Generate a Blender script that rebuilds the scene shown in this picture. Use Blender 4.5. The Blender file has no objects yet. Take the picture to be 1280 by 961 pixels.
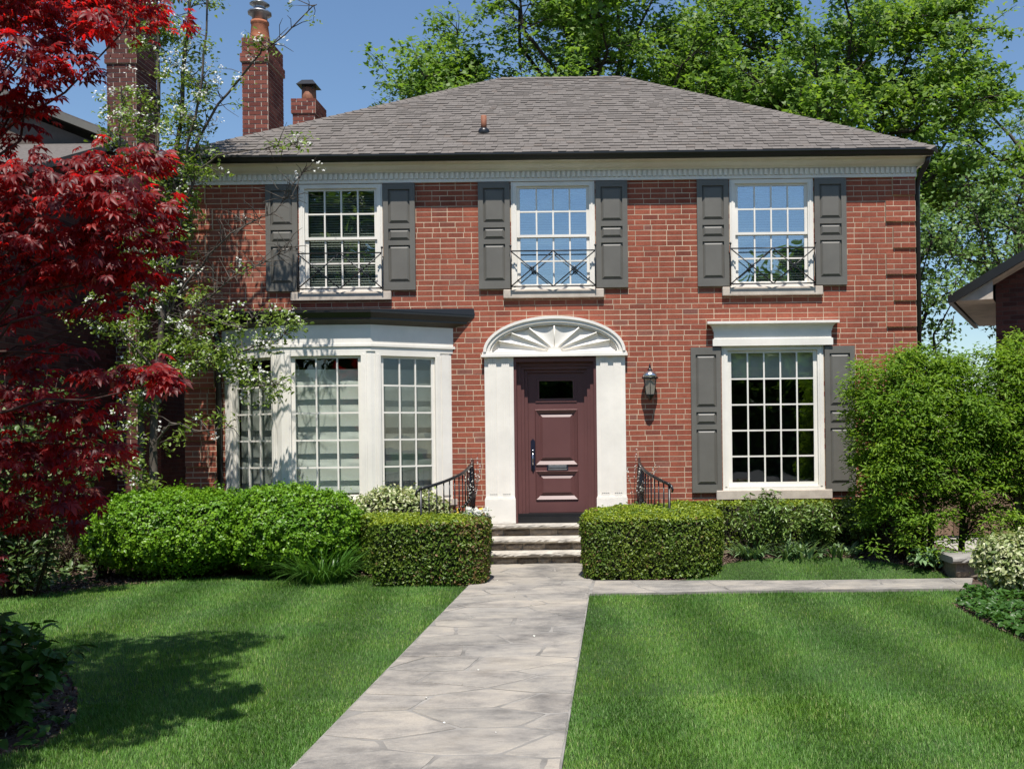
import bpy, bmesh, math, random
import numpy as np
from mathutils import Vector, Matrix, noise

random.seed(7)
RNG = np.random.default_rng(7)
S = bpy.context.scene
COL = S.collection
R = math.radians
PI = math.pi

# ------------------------------------------------------------------ camera
FPX, CX, CY, ROLL, EYE = 1258.0, 767.0, 549.0, 0.012, 1.70
cd = bpy.data.cameras.new("camera")
cd.sensor_width = 36.0
cd.lens = FPX / 1280.0 * 36.0
cd.shift_x = -(CX - 640.0) / 1280.0
cd.shift_y = (CY - 480.5) / 1280.0
cd.clip_end = 3000.0
cam = bpy.data.objects.new("camera", cd)
cam.matrix_world = Matrix.Translation((0, 0, EYE)) @ Matrix.Rotation(PI / 2, 4, 'X') @ Matrix.Rotation(-ROLL, 4, 'Z')
COL.objects.link(cam)
S.camera = cam

# ------------------------------------------------------------------ light
SUN_EL, SUN_AZ = R(65.0), R(4.0)          # high noon sun behind the viewer, a touch to the right
w = bpy.data.worlds.new("World")
S.world = w
w.use_nodes = True
nt = w.node_tree
bg = nt.nodes["Background"]
sky = nt.nodes.new("ShaderNodeTexSky")
sky.sky_type = 'NISHITA'
sky.sun_disc = False
sky.sun_elevation = SUN_EL
sky.sun_rotation = PI - SUN_AZ
sky.altitude = 100.0
sky.air_density = 1.25
sky.dust_density = 0.0
sky.ozone_density = 6.0
nt.links.new(sky.outputs[0], bg.inputs[0])
bg.inputs[1].default_value = 0.095
sl = bpy.data.lights.new("sun", 'SUN')
sl.energy = 5.0
sl.angle = R(0.53)
sl.color = (1.0, 0.955, 0.89)
so = bpy.data.objects.new("sun", sl)
sdir = Vector((math.sin(SUN_AZ) * math.cos(SUN_EL), -math.cos(SUN_AZ) * math.cos(SUN_EL), math.sin(SUN_EL)))
so.rotation_euler = sdir.to_track_quat('Z', 'Y').to_euler()
so.location = (0, -5, 30)
COL.objects.link(so)
S.view_settings.view_transform = 'Standard'
S.view_settings.look = 'None'
S.view_settings.exposure = 0.46
S.view_settings.gamma = 1.0
S.cycles.max_bounces = 8
S.cycles.transparent_max_bounces = 24
S.cycles.caustics_reflective = False
S.cycles.caustics_refractive = False

# ------------------------------------------------------------------ measuring
def P(u, v, Y):
    """World point at depth Y seen at photo pixel (u, v) of the 1280x961 photograph."""
    k = FPX / Y
    a, b = (u - CX) / k, (v - CY) / k
    return Vector((a - ROLL * b, Y, EYE - (b + ROLL * a)))

def G(u, v, z=0.0):
    k = ((v - CY) + ROLL * (u - CX)) / (EYE - z)
    return P(u, v, FPX / k)

# ------------------------------------------------------------------ object helpers
def tag(o, label=None, cat=None, group=None, kind=None):
    if label: o['label'] = label
    if cat: o['category'] = cat
    if group: o['group'] = group
    if kind: o['kind'] = kind
    return o

def link(name, me, mat=None, parent=None):
    o = bpy.data.objects.new(name, me)
    if mat is not None and me is not None and not me.materials:
        me.materials.append(mat)
    COL.objects.link(o)
    if parent is not None:
        o.parent = parent
    return o

def thing(name, label, cat, loc=(0, 0, 0), rz=0.0, group=None):
    o = bpy.data.objects.new(name, None)
    o.empty_display_size = 0.2
    COL.objects.link(o)
    o.location = loc
    o.rotation_euler = (0, 0, rz)
    return tag(o, label, cat, group)

def copy_tree(o, parent=None):
    c = o.copy()
    COL.objects.link(c)
    c.parent = parent
    for ch in list(o.children):
        copy_tree(ch, c)
    return c

def np_mesh(name, V, F, smooth=False):
    V = np.asarray(V, dtype=np.float32)
    F = np.asarray(F, dtype=np.int32)
    me = bpy.data.meshes.new(name)
    n, m, k = len(V), F.shape[0], F.shape[1]
    me.vertices.add(n)
    me.vertices.foreach_set("co", V.ravel())
    me.loops.add(m * k)
    me.loops.foreach_set("vertex_index", F.ravel())
    me.polygons.add(m)
    me.polygons.foreach_set("loop_start", np.arange(0, m * k, k, dtype=np.int32))
    if smooth:
        me.polygons.foreach_set("use_smooth", np.ones(m, dtype=bool))
    me.update(calc_edges=True)
    return me

class MB:
    """Collects boxes, prisms and tubes and links them as one mesh object."""
    def __init__(s):
        s.v, s.f, s.sm = [], [], []

    def add(s, vs, fs, smooth=False):
        b = len(s.v)
        s.v += [tuple(x) for x in vs]
        s.f += [tuple(b + i for i in f) for f in fs]
        s.sm += [smooth] * len(fs)
        return s

    def box(s, x0, x1, y0, y1, z0, z1, skip_back=False):
        vs = [(x0, y0, z0), (x1, y0, z0), (x1, y1, z0), (x0, y1, z0), (x0, y0, z1), (x1, y0, z1), (x1, y1, z1), (x0, y1, z1)]
        fs = [(0, 1, 5, 4), (1, 2, 6, 5), (3, 0, 4, 7), (4, 5, 6, 7), (3, 2, 1, 0)]
        if not skip_back:
            fs.append((2, 3, 7, 6))
        return s.add(vs, fs)

    def quad(s, a, b, c, d):
        return s.add([a, b, c, d], [(0, 1, 2, 3)])

    def prism(s, poly, z0, z1, poly2=None):
        """poly counter-clockwise seen from above"""
        n = len(poly)
        p2 = poly2 or poly
        vs = [(p[0], p[1], z0) for p in poly] + [(p[0], p[1], z1) for p in p2]
        fs = [(i, (i + 1) % n, n + (i + 1) % n, n + i) for i in range(n)]
        fs += [tuple(range(n))[::-1], tuple(range(n, 2 * n))]
        return s.add(vs, fs)

    def frustum(s, x0, x1, z0, z1, y_base, y_top, inset):
        """raised panel on a plane facing -Y"""
        i = inset
        vs = [(x0, y_base, z0), (x1, y_base, z0), (x1, y_base, z1), (x0, y_base, z1),
              (x0 + i, y_top, z0 + i), (x1 - i, y_top, z0 + i), (x1 - i, y_top, z1 - i), (x0 + i, y_top, z1 - i)]
        return s.add(vs, [(4, 5, 6, 7), (0, 1, 5, 4), (1, 2, 6, 5), (2, 3, 7, 6), (3, 0, 4, 7)])

    def tube(s, pts, radii, n=8, cap=True, smooth=True):
        pts = [Vector(p) for p in pts]
        if not hasattr(radii, '__len__'):
            radii = [radii] * len(pts)
        rings = []
        prev = None
        for i, p in enumerate(pts):
            d = (pts[min(i + 1, len(pts) - 1)] - pts[max(i - 1, 0)])
            if d.length < 1e-9: d = Vector((0, 0, 1))
            d.normalize()
            if prev is None:
                a = d.orthogonal().normalized()
            else:
                a = prev - d * prev.dot(d)
                a = a.normalized() if a.length > 1e-6 else d.orthogonal().normalized()
            prev = a
            b = d.cross(a)
            rings.append([p + (a * math.cos(2 * PI * k / n) + b * math.sin(2 * PI * k / n)) * radii[i] for k in range(n)])
        vs = [q for r in rings for q in r]
        fs = []
        for i in range(len(pts) - 1):
            for k in range(n):
                k2 = (k + 1) % n
                fs.append((i * n + k, i * n + k2, (i + 1) * n + k2, (i + 1) * n + k))
        if cap:
            fs.append(tuple(range(n))[::-1])
            fs.append(tuple((len(pts) - 1) * n + k for k in range(n)))
        return s.add(vs, fs, smooth)

    def lathe(s, prof, c=(0, 0, 0), n=16, smooth=True, sx=1.0, sy=1.0):
        vs, fs = [], []
        for (r, z) in prof:
            for k in range(n):
                t = 2 * PI * k / n
                vs.append((c[0] + r * sx * math.cos(t), c[1] + r * sy * math.sin(t), c[2] + z))
        for i in range(len(prof) - 1):
            for k in range(n):
                k2 = (k + 1) % n
                fs.append((i * n + k, i * n + k2, (i + 1) * n + k2, (i + 1) * n + k))
        fs.append(tuple(range(n))[::-1])
        fs.append(tuple((len(prof) - 1) * n + k for k in range(n)))
        return s.add(vs, fs, smooth)

    def mesh(s, name):
        me = bpy.data.meshes.new(name)
        me.from_pydata(s.v, [], s.f)
        me.polygons.foreach_set("use_smooth", s.sm)
        me.update()
        return me

    def build(s, name, mat, parent=None):
        return link(name, s.mesh(name), mat, parent)

def bevel(o, width=0.006, seg=1):
    m = o.modifiers.new("bevel", 'BEVEL')
    m.width = width
    m.segments = seg
    m.limit_method = 'ANGLE'
    m.angle_limit = R(40)
    return o

# ------------------------------------------------------------------ materials
def new_mat(name):
    m = bpy.data.materials.new(name)
    m.use_nodes = True
    nt = m.node_tree
    return m, nt, nt.nodes["Principled BSDF"]

def N(nt, t, **kw):
    n = nt.nodes.new(t)
    for k, v in kw.items():
        setattr(n, k, v)
    return n

def pos_noise(nt, scale, detail=4.0, rough=0.6, stretch=None):
    g = N(nt, "ShaderNodeNewGeometry")
    t = N(nt, "ShaderNodeTexNoise")
    t.inputs["Scale"].default_value = scale
    t.inputs["Detail"].default_value = detail
    t.inputs["Roughness"].default_value = rough
    if stretch:
        mp = N(nt, "ShaderNodeMapping")
        mp.inputs["Scale"].default_value = stretch
        nt.links.new(g.outputs["Position"], mp.inputs["Vector"])
        nt.links.new(mp.outputs[0], t.inputs["Vector"])
    else:
        nt.links.new(g.outputs["Position"], t.inputs["Vector"])
    return t.outputs["Fac"]

def ramp(nt, fac, stops, interp='LINEAR'):
    r = N(nt, "ShaderNodeValToRGB")
    r.color_ramp.interpolation = interp
    e = r.color_ramp.elements
    while len(e) > 1:
        e.remove(e[0])
    e[0].position, e[0].color = stops[0][0], (*stops[0][1], 1)
    for p, c in stops[1:]:
        x = e.new(p)
        x.color = (*c, 1)
    nt.links.new(fac, r.inputs[0])
    return r.outputs["Color"]

def mixc(nt, fac, a, b, mode='MIX'):
    m = N(nt, "ShaderNodeMix", data_type='RGBA', blend_type=mode)
    def put(i, x):
        if hasattr(x, "is_linked") or hasattr(x, "links"):
            nt.links.new(x, m.inputs[i])
        else:
            m.inputs[i].default_value = x if not isinstance(x, tuple) or len(x) == 4 else (*x, 1)
    put(0, fac); put(6, a); put(7, b)
    return m.outputs[2]

def piece_random(nt):
    """one random number per loose piece and per object"""
    g = N(nt, "ShaderNodeNewGeometry")
    oi = N(nt, "ShaderNodeObjectInfo")
    a = N(nt, "ShaderNodeMath", operation='ADD')
    f = N(nt, "ShaderNodeMath", operation='FRACT')
    nt.links.new(g.outputs["Random Per Island"], a.inputs[0])
    nt.links.new(oi.outputs["Random"], a.inputs[1])
    nt.links.new(a.outputs[0], f.inputs[0])
    return f.outputs[0]

def add_bump(nt, b, fac, strength, dist=0.01):
    bp = N(nt, "ShaderNodeBump")
    bp.inputs["Strength"].default_value = strength
    bp.inputs["Distance"].default_value = dist
    nt.links.new(fac, bp.inputs["Height"])
    nt.links.new(bp.outputs[0], b.inputs["Normal"])

def paint(name, col, rough=0.5, vary=0.08, scale=3.0, bump=0.0, spec=0.4, metal=0.0, stretch=None):
    m, nt, b = new_mat(name)
    f = pos_noise(nt, scale, 5.0, 0.65, stretch)
    lo = tuple(max(0, c * (1 - vary)) for c in col)
    hi = tuple(min(1, c * (1 + vary)) for c in col)
    nt.links.new(ramp(nt, f, [(0.3, lo), (0.7, hi)]), b.inputs["Base Color"])
    b.inputs["Roughness"].default_value = rough
    b.inputs["Specular IOR Level"].default_value = spec
    b.inputs["Metallic"].default_value = metal
    if bump:
        add_bump(nt, b, pos_noise(nt, scale * 14, 4.0, 0.7), bump, 0.004)
    return m

def pieces_mat(name, stops, rough=0.85, grain=60.0, amt=0.25, bump=0.4, dirt=None, spec=0.2, streak=None):
    m, nt, b = new_mat(name)
    c = ramp(nt, piece_random(nt), stops)
    g = pos_noise(nt, grain, 4.0, 0.7)
    gv = ramp(nt, g, [(0.25, (1 - amt,) * 3), (0.75, (1 + amt * 0.5,) * 3)])
    c = mixc(nt, 1.0, c, gv, 'MULTIPLY')
    if dirt:
        d = ramp(nt, pos_noise(nt, dirt[0], 5.0, 0.7), [(dirt[1], (0, 0, 0)), (dirt[2], (1, 1, 1))])
        mm = N(nt, "ShaderNodeMath", operation='MULTIPLY')
        nt.links.new(d, mm.inputs[0])
        mm.inputs[1].default_value = dirt[4]
        c = mixc(nt, mm.outputs[0], c, dirt[3])
    if streak:
        c = mixc(nt, 1.0, c, ramp(nt, pos_noise(nt, streak, 5.0, 0.65, (1, 1, 0.16)), [(0.33, (0.80, 0.78, 0.77)), (0.55, (1.03, 1.03, 1.03))]), 'MULTIPLY')
    nt.links.new(c, b.inputs["Base Color"])
    b.inputs["Roughness"].default_value = rough
    b.inputs["Specular IOR Level"].default_value = spec
    add_bump(nt, b, g, bump, 0.004)
    return m

def leaf_mat(name, stops, trans=0.3, rough=0.45, patch=None, spec=0.35, tcol=(1.25, 1.25, 0.6)):
    m, nt, b = new_mat(name)
    c = ramp(nt, piece_random(nt), stops)
    if patch:
        f = pos_noise(nt, patch[0], 3.0, 0.6)
        c = mixc(nt, 1.0, c, ramp(nt, f, [(patch[3] if len(patch) > 3 else 0.35, patch[1]), (0.65, patch[2])]), 'MULTIPLY')
    nt.links.new(c, b.inputs["Base Color"])
    b.inputs["Roughness"].default_value = rough
    b.inputs["Specular IOR Level"].default_value = spec
    t = N(nt, "ShaderNodeBsdfTranslucent")
    nt.links.new(mixc(nt, 1.0, c, tcol, 'MULTIPLY'), t.inputs["Color"])
    mx = N(nt, "ShaderNodeMixShader")
    mx.inputs[0].default_value = trans
    nt.links.new(b.outputs[0], mx.inputs[1])
    nt.links.new(t.outputs[0], mx.inputs[2])
    nt.links.new(mx.outputs[0], nt.nodes["Material Output"].inputs["Surface"])
    return m

def glass_mat(name, refl, tint=(0.75, 0.8, 0.78), gcol=(0.95, 0.97, 1.0)):
    m, nt, b = new_mat(name)
    nt.nodes.remove(b)
    tr = N(nt, "ShaderNodeBsdfTransparent")
    tr.inputs["Color"].default_value = (*tint, 1)
    gl = N(nt, "ShaderNodeBsdfGlossy")
    gl.inputs["Color"].default_value = (*gcol, 1)
    gl.inputs["Roughness"].default_value = 0.01
    lw = N(nt, "ShaderNodeLayerWeight")
    pw_ = N(nt, "ShaderNodeMath", operation='POWER')
    nt.links.new(lw.outputs["Facing"], pw_.inputs[0])
    pw_.inputs[1].default_value = 4.5
    ad = N(nt, "ShaderNodeMath", operation='MULTIPLY_ADD', use_clamp=True)
    nt.links.new(pw_.outputs[0], ad.inputs[0])
    ad.inputs[1].default_value = 0.8
    ad.inputs[2].default_value = refl
    f = pos_noise(nt, 2.2, 1.0, 0.4)
    bp = N(nt, "ShaderNodeBump")
    bp.inputs["Strength"].default_value = 0.09
    bp.inputs["Distance"].default_value = 0.05
    nt.links.new(f, bp.inputs["Height"])
    nt.links.new(bp.outputs[0], gl.inputs["Normal"])
    mx = N(nt, "ShaderNodeMixShader")
    nt.links.new(ad.outputs[0], mx.inputs[0])
    nt.links.new(tr.outputs[0], mx.inputs[1])
    nt.links.new(gl.outputs[0], mx.inputs[2])
    nt.links.new(mx.outputs[0], nt.nodes["Material Output"].inputs["Surface"])
    return m

BRICK_STOPS = [(0.0, (0.215, 0.064, 0.044)), (0.08, (0.285, 0.080, 0.050)), (0.5, (0.315, 0.090, 0.055)), (0.9, (0.345, 0.104, 0.062)), (0.97, (0.30, 0.11, 0.075)), (1.0, (0.22, 0.09, 0.07))]
M = {}
M['brick'] = pieces_mat("red_brick", BRICK_STOPS, 0.9, 45, 0.3, 0.5, dirt=(0.9, 0.50, 0.75, (0.19, 0.085, 0.06), 0.25), streak=2.2)
M['brick_dark'] = pieces_mat("dark_red_brick", [(0, (0.075, 0.03, 0.027)), (0.5, (0.125, 0.046, 0.038)), (1, (0.16, 0.065, 0.052))], 0.9, 45, 0.3, 0.5)
M['brick_stack'] = pieces_mat("chimney_brick", [(0, (0.13, 0.04, 0.032)), (0.5, (0.20, 0.062, 0.045)), (1, (0.26, 0.09, 0.065))], 0.9, 45, 0.3, 0.5)
M['mortar_dark'] = paint("mortar_dark", (0.12, 0.095, 0.08), 0.95, 0.2, 6, 0.5)
M['mortar_pale'] = paint("mortar_pale", (0.48, 0.42, 0.35), 0.95, 0.2, 6, 0.5)
M['mortar'] = paint("mortar", (0.52, 0.40, 0.285), 0.95, 0.28, 3, 0.5)
M['mortar_gray'] = paint("mortar_gray", (0.33, 0.29, 0.25), 0.95, 0.2, 6, 0.5)
M['trim'] = paint("white_trim_paint", (0.775, 0.735, 0.665), 0.5, 0.09, 1.6, 0.1)
M['stone_trim'] = paint("limestone_sill", (0.50, 0.43, 0.36), 0.85, 0.2, 5.0, 0.4)
M['shutter'] = paint("gray_shutter_paint", (0.132, 0.124, 0.108), 0.5, 0.12, 2.2, 0.06)
M['door'] = paint("maroon_door_paint", (0.118, 0.050, 0.047), 0.42, 0.10, 1.8, 0.05)
M['olive'] = paint("dark_olive_trim", (0.055, 0.048, 0.032), 0.5, 0.1, 4)  # bay crown: the gutter's shadow on it is put into the colour
M['black'] = paint("black_metal_paint", (0.012, 0.012, 0.013), 0.35, 0.2, 8, 0.0, 0.5)
M['gutter'] = paint("black_gutter_paint", (0.017, 0.016, 0.015), 0.3, 0.15, 3, 0.0, 0.5)
M['shingle'] = pieces_mat("asphalt_shingle", [(0, (0.142, 0.125, 0.111)), (0.25, (0.155, 0.137, 0.122)), (0.6, (0.166, 0.147, 0.132)), (0.9, (0.180, 0.160, 0.144)), (1.0, (0.158, 0.132, 0.113))], 0.95, 120, 0.3, 0.6, dirt=(0.8, 0.45, 0.75, (0.13, 0.115, 0.104), 0.35), streak=None)
M['shingle_base'] = paint("asphalt_roof", (0.12, 0.105, 0.095), 0.95, 0.25, 20, 0.5)
M['terracotta'] = paint("terracotta", (0.36, 0.13, 0.065), 0.85, 0.25, 12, 0.3)
M['copper'] = paint("rusty_pipe", (0.22, 0.085, 0.045), 0.7, 0.3, 25, 0.2)
M['metal'] = paint("dull_metal", (0.35, 0.35, 0.36), 0.4, 0.15, 8, 0, 0.5, 0.9)
M['silver'] = paint("bright_nickel", (0.62, 0.64, 0.68), 0.25, 0.1, 8, 0, 0.5, 1.0)
M['navy'] = paint("navy_black_metal", (0.012, 0.014, 0.03), 0.25, 0.1, 8, 0, 0.6)
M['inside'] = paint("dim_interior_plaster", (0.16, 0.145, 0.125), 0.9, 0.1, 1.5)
M['blind'] = paint("white_shade_fabric", (0.62, 0.61, 0.57), 0.9, 0.06, 4.0, 0.1)
M['slats'] = paint("gray_blind_slat", (0.36, 0.36, 0.33), 0.6, 0.1, 4.0)
M['glass_sky'] = glass_mat("coated_window_glass", 0.34, (0.78, 0.84, 0.86))
M['glass_tree'] = glass_mat("mirroring_window_glass", 0.16, (0.88, 0.92, 0.9))
M['glass_low'] = glass_mat("clear_window_glass", 0.10, (0.9, 0.93, 0.91))
M['glass_bay'] = glass_mat("bay_window_glass", 0.05, (0.93, 0.96, 0.94))
def seeded_glass():
    m, nt, b = new_mat("lantern_glass")
    b.inputs["Base Color"].default_value = (0.42, 0.37, 0.30, 1)
    b.inputs["Roughness"].default_value = 0.25
    tr = N(nt, "ShaderNodeBsdfTransparent")
    mx = N(nt, "ShaderNodeMixShader")
    mx.inputs[0].default_value = 0.62
    nt.links.new(tr.outputs[0], mx.inputs[1])
    nt.links.new(b.outputs[0], mx.inputs[2])
    nt.links.new(mx.outputs[0], nt.nodes["Material Output"].inputs["Surface"])
    return m
M['lamp_glass'] = seeded_glass()
M['wood_fence'] = pieces_mat("weathered_fence_board", [(0, (0.14, 0.09, 0.06)), (1, (0.24, 0.16, 0.11))], 0.85, 30, 0.3, 0.4)
M['bark'] = paint("gray_bark", (0.095, 0.08, 0.066), 0.95, 0.4, 9, 0.8, 0.2, 0, (1, 1, 0.3))
M['bark_dark'] = paint("dark_bark", (0.045, 0.036, 0.03), 0.95, 0.4, 9, 0.8, 0.2, 0, (1, 1, 0.3))
M['bark_red'] = paint("purple_brown_bark", (0.06, 0.035, 0.03), 0.9, 0.4, 9, 0.6, 0.2, 0, (1, 1, 0.3))
M['twig'] = paint("hedge_twig", (0.030, 0.026, 0.016), 0.95, 0.4, 20, 0.6)
M['stone_tread'] = paint("limestone_tread", (0.43, 0.395, 0.34), 0.9, 0.35, 5, 0.6)
M['stone_riser'] = pieces_mat("fieldstone_riser", [(0, (0.16, 0.13, 0.10)), (0.5, (0.28, 0.23, 0.18)), (1, (0.38, 0.32, 0.25))], 0.95, 25, 0.45, 1.0)
M['joint'] = paint("path_joint_mortar", (0.225, 0.21, 0.188), 0.95, 0.4, 3, 0.5)

def flagstone_mat():
    m, nt, b = new_mat("flagstone")
    c = ramp(nt, piece_random(nt), [(0, (0.288, 0.270, 0.243)), (0.3, (0.318, 0.296, 0.265)), (0.6, (0.338, 0.310, 0.273)), (1, (0.308, 0.290, 0.264))])
    streak = ramp(nt, pos_noise(nt, 2.4, 8.0, 0.74, (0.8, 1.7, 1)), [(0.30, (0.58, 0.575, 0.57)), (0.47, (0.90, 0.90, 0.90)), (0.62, (1.14, 1.12, 1.08))])
    c = mixc(nt, 1.0, c, streak, 'MULTIPLY')
    crack = ramp(nt, pos_noise(nt, 5.5, 9.0, 0.78, (0.8, 2.2, 1)), [(0.31, (0.5, 0.48, 0.47)), (0.37, (1, 1, 1))])
    c = mixc(nt, 0.8, c, crack, 'MULTIPLY')
    spot = ramp(nt, pos_noise(nt, 0.9, 6.0, 0.75), [(0.36, (0.56, 0.565, 0.58)), (0.50, (0.95, 0.94, 0.93)), (0.66, (1.13, 1.09, 1.02))])
    c = mixc(nt, 1.0, c, spot, 'MULTIPLY')
    grit = ramp(nt, pos_noise(nt, 160.0, 2.0, 0.6), [(0.3, (0.84, 0.84, 0.84)), (0.7, (1.1, 1.1, 1.1))])
    c = mixc(nt, 1.0, c, grit, 'MULTIPLY')
    nt.links.new(c, b.inputs["Base Color"])
    b.inputs["Roughness"].default_value = 0.85
    b.inputs["Specular IOR Level"].default_value = 0.25
    add_bump(nt, b, pos_noise(nt, 6.0, 8.0, 0.7, (0.6, 2.0, 1)), 0.6, 0.015)
    return m
M['flag'] = flagstone_mat()
M['mulch'] = pieces_mat("mulch_chip", [(0, (0.05, 0.03, 0.022)), (0.5, (0.11, 0.07, 0.05)), (0.85, (0.2, 0.14, 0.105)), (1, (0.3, 0.23, 0.18))], 0.95, 40, 0.3, 0.4)
M['soil'] = paint("bed_soil", (0.085, 0.056, 0.042), 0.98, 0.5, 22, 1.0)
M['turf'] = paint("turf_thatch", (0.03, 0.062, 0.012), 0.95, 0.4, 25, 0.5)
M['asphalt'] = paint("asphalt_road", (0.055, 0.055, 0.055), 0.9, 0.15, 8, 0.4)
M['far_lawn'] = paint("far_lawn", (0.045, 0.10, 0.02), 0.95, 0.3, 1.5, 0.2)

M['grass'] = leaf_mat("grass_blade", [(0, (0.070, 0.172, 0.022)), (0.45, (0.108, 0.246, 0.032)), (0.85, (0.160, 0.325, 0.054)), (1, (0.36, 0.40, 0.17))], 0.3, 0.5, (0.9, (0.76, 0.84, 0.90), (1.22, 1.10, 0.98)), 0.3)
M['maple_bg'] = leaf_mat("fresh_green_tree_leaf", [(0, (0.10, 0.19, 0.028)), (0.5, (0.155, 0.27, 0.042)), (1, (0.24, 0.355, 0.08))], 0.55, 0.45, (0.35, (0.85, 0.88, 0.92), (1.12, 1.08, 1.0)))
M['birch'] = leaf_mat("gray_green_tree_leaf", [(0, (0.075, 0.145, 0.03)), (0.5, (0.115, 0.205, 0.045)), (1, (0.17, 0.27, 0.08))], 0.35, 0.45)
M['dark_tree'] = leaf_mat("dark_tree_leaf", [(0, (0.05, 0.10, 0.02)), (0.6, (0.09, 0.17, 0.03)), (1, (0.15, 0.24, 0.05))], 0.45, 0.5)
M['red_leaf'] = leaf_mat("red_maple_leaf", [(0, (0.048, 0.012, 0.016)), (0.3, (0.10, 0.011, 0.014)), (0.6, (0.18, 0.012, 0.013)), (0.8, (0.25, 0.02, 0.015)), (0.9, (0.12, 0.03, 0.034)), (1, (0.16, 0.055, 0.04))], 0.5, 0.48, None, 0.5, (4.2, 0.9, 0.9))
M['pear_leaf'] = leaf_mat("pear_leaf", [(0, (0.10, 0.17, 0.02)), (0.5, (0.165, 0.25, 0.035)), (1, (0.25, 0.33, 0.07))], 0.35, 0.4)
M['petal'] = leaf_mat("white_petal", [(0, (0.62, 0.62, 0.54)), (1, (0.82, 0.81, 0.76))], 0.25, 0.6, None, 0.2, (1, 1, 0.9))
M['box_leaf'] = leaf_mat("boxwood_leaf", [(0, (0.078, 0.130, 0.014)), (0.5, (0.120, 0.195, 0.018)), (0.95, (0.18, 0.25, 0.03)), (1, (0.18, 0.13, 0.045))], 0.25, 0.42, (2.0, (0.75, 0.85, 0.9), (1.1, 1.0, 1.0)))
M['box_new'] = leaf_mat("fresh_boxwood_leaf", [(0, (0.20, 0.27, 0.016)), (0.6, (0.28, 0.35, 0.022)), (1, (0.36, 0.42, 0.05))], 0.3, 0.4)  # fresh growth, brightened: stronger light on the hedge tops put into the colour
M['box_brown'] = leaf_mat("bronzed_boxwood_leaf", [(0, (0.10, 0.065, 0.024)), (0.4, (0.19, 0.115, 0.045)), (0.75, (0.26, 0.15, 0.065)), (1, (0.13, 0.15, 0.025))], 0.2, 0.5)
M['mound_leaf'] = leaf_mat("bright_mound_leaf", [(0, (0.090, 0.205, 0.010)), (0.5, (0.142, 0.295, 0.014)), (1, (0.215, 0.375, 0.028))], 0.3, 0.4, (2.4, (0.78, 0.85, 0.9), (1.1, 1.05, 1.0)))
M['varieg'] = leaf_mat("variegated_leaf", [(0, (0.11, 0.17, 0.045)), (0.4, (0.26, 0.32, 0.11)), (0.7, (0.50, 0.52, 0.28)), (1, (0.66, 0.66, 0.46))], 0.25, 0.45)
M['peony'] = leaf_mat("dark_glossy_leaf", [(0, (0.075, 0.135, 0.025)), (0.6, (0.125, 0.205, 0.04)), (1, (0.21, 0.29, 0.08))], 0.22, 0.32, None, 0.55)
M['tulip'] = leaf_mat("blue_green_strap_leaf", [(0, (0.10, 0.18, 0.07)), (0.6, (0.16, 0.26, 0.11)), (1, (0.25, 0.36, 0.18))], 0.25, 0.4)
M['lily'] = leaf_mat("strap_leaf", [(0, (0.045, 0.125, 0.02)), (0.6, (0.075, 0.175, 0.03)), (1, (0.12, 0.24, 0.05))], 0.3, 0.35)
M['willow'] = leaf_mat("narrow_bright_leaf", [(0, (0.090, 0.185, 0.014)), (0.5, (0.150, 0.275, 0.020)), (1, (0.24, 0.365, 0.04))], 0.42, 0.5, (0.9, (0.8, 0.85, 0.9), (1.12, 1.05, 1.0)), 0.25)
M['barberry'] = leaf_mat("brown_red_leaf", [(0, (0.045, 0.03, 0.02)), (0.6, (0.085, 0.055, 0.035)), (1, (0.08, 0.10, 0.03))], 0.2, 0.5)
M['cover'] = leaf_mat("ground_cover_leaf", [(0, (0.045, 0.09, 0.02)), (0.5, (0.09, 0.15, 0.04)), (0.85, (0.16, 0.21, 0.09)), (1, (0.35, 0.37, 0.22))], 0.25, 0.45)
M['hydrangea'] = leaf_mat("broad_garden_leaf", [(0, (0.03, 0.085, 0.013)), (1, (0.07, 0.16, 0.025))], 0.3, 0.4)
M['yellow'] = leaf_mat("yellow_petal", [(0, (0.7, 0.5, 0.03)), (1, (0.8, 0.66, 0.1))], 0.2, 0.6, None, 0.2, (1, 1, 0.7))

# ------------------------------------------------------------------ foliage helpers (numpy)
def frames(nrm, rng):
    n = nrm / np.maximum(np.linalg.norm(nrm, axis=1, keepdims=True), 1e-9)
    r = rng.normal(size=n.shape)
    t = r - n * (r * n).sum(1, keepdims=True)
    t /= np.maximum(np.linalg.norm(t, axis=1, keepdims=True), 1e-9)
    b = np.cross(n, t)
    return n, t, b

DIAMOND = (np.array([(0, 0, 0), (0.45, 0.5, 0.12), (1, 0, -0.08), (0.45, -0.5, 0.12)]) - (0.5, 0, 0), np.array([(0, 2, 1), (0, 3, 2)]))
LEAF6 = (np.array([(0, 0, 0), (0.3, 0.42, 0.1), (0.72, 0.32, 0.06), (1.05, 0, -0.12), (0.72, -0.32, 0.06), (0.3, -0.42, 0.1), (0.5, 0, 0)]) - (0.4, 0, 0),
         np.array([(0, 6, 1), (1, 6, 2), (2, 6, 3), (3, 6, 4), (4, 6, 5), (5, 6, 0)]))
def star_leaf(lobes=5, cut=0.35):
    vs, fs = [(0, 0, 0.02)], []
    angs = np.linspace(-2.2, 2.2, lobes)
    for i, a in enumerate(angs):
        ln = 0.5 * (1 - 0.28 * abs(i - (lobes - 1) / 2) / ((lobes - 1) / 2))
        vs.append((ln * math.cos(a), ln * math.sin(a), -0.05))
        if i < lobes - 1:
            am = (a + angs[i + 1]) / 2
            vs.append((0.5 * cut * math.cos(am), 0.5 * cut * math.sin(am), 0.02))
    for i in range(1, len(vs) - 1):
        fs.append((0, i, i + 1))
    return np.array(vs), np.array(fs)
STAR5 = star_leaf(5, 0.5)
STAR3 = star_leaf(3, 0.55)

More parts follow.
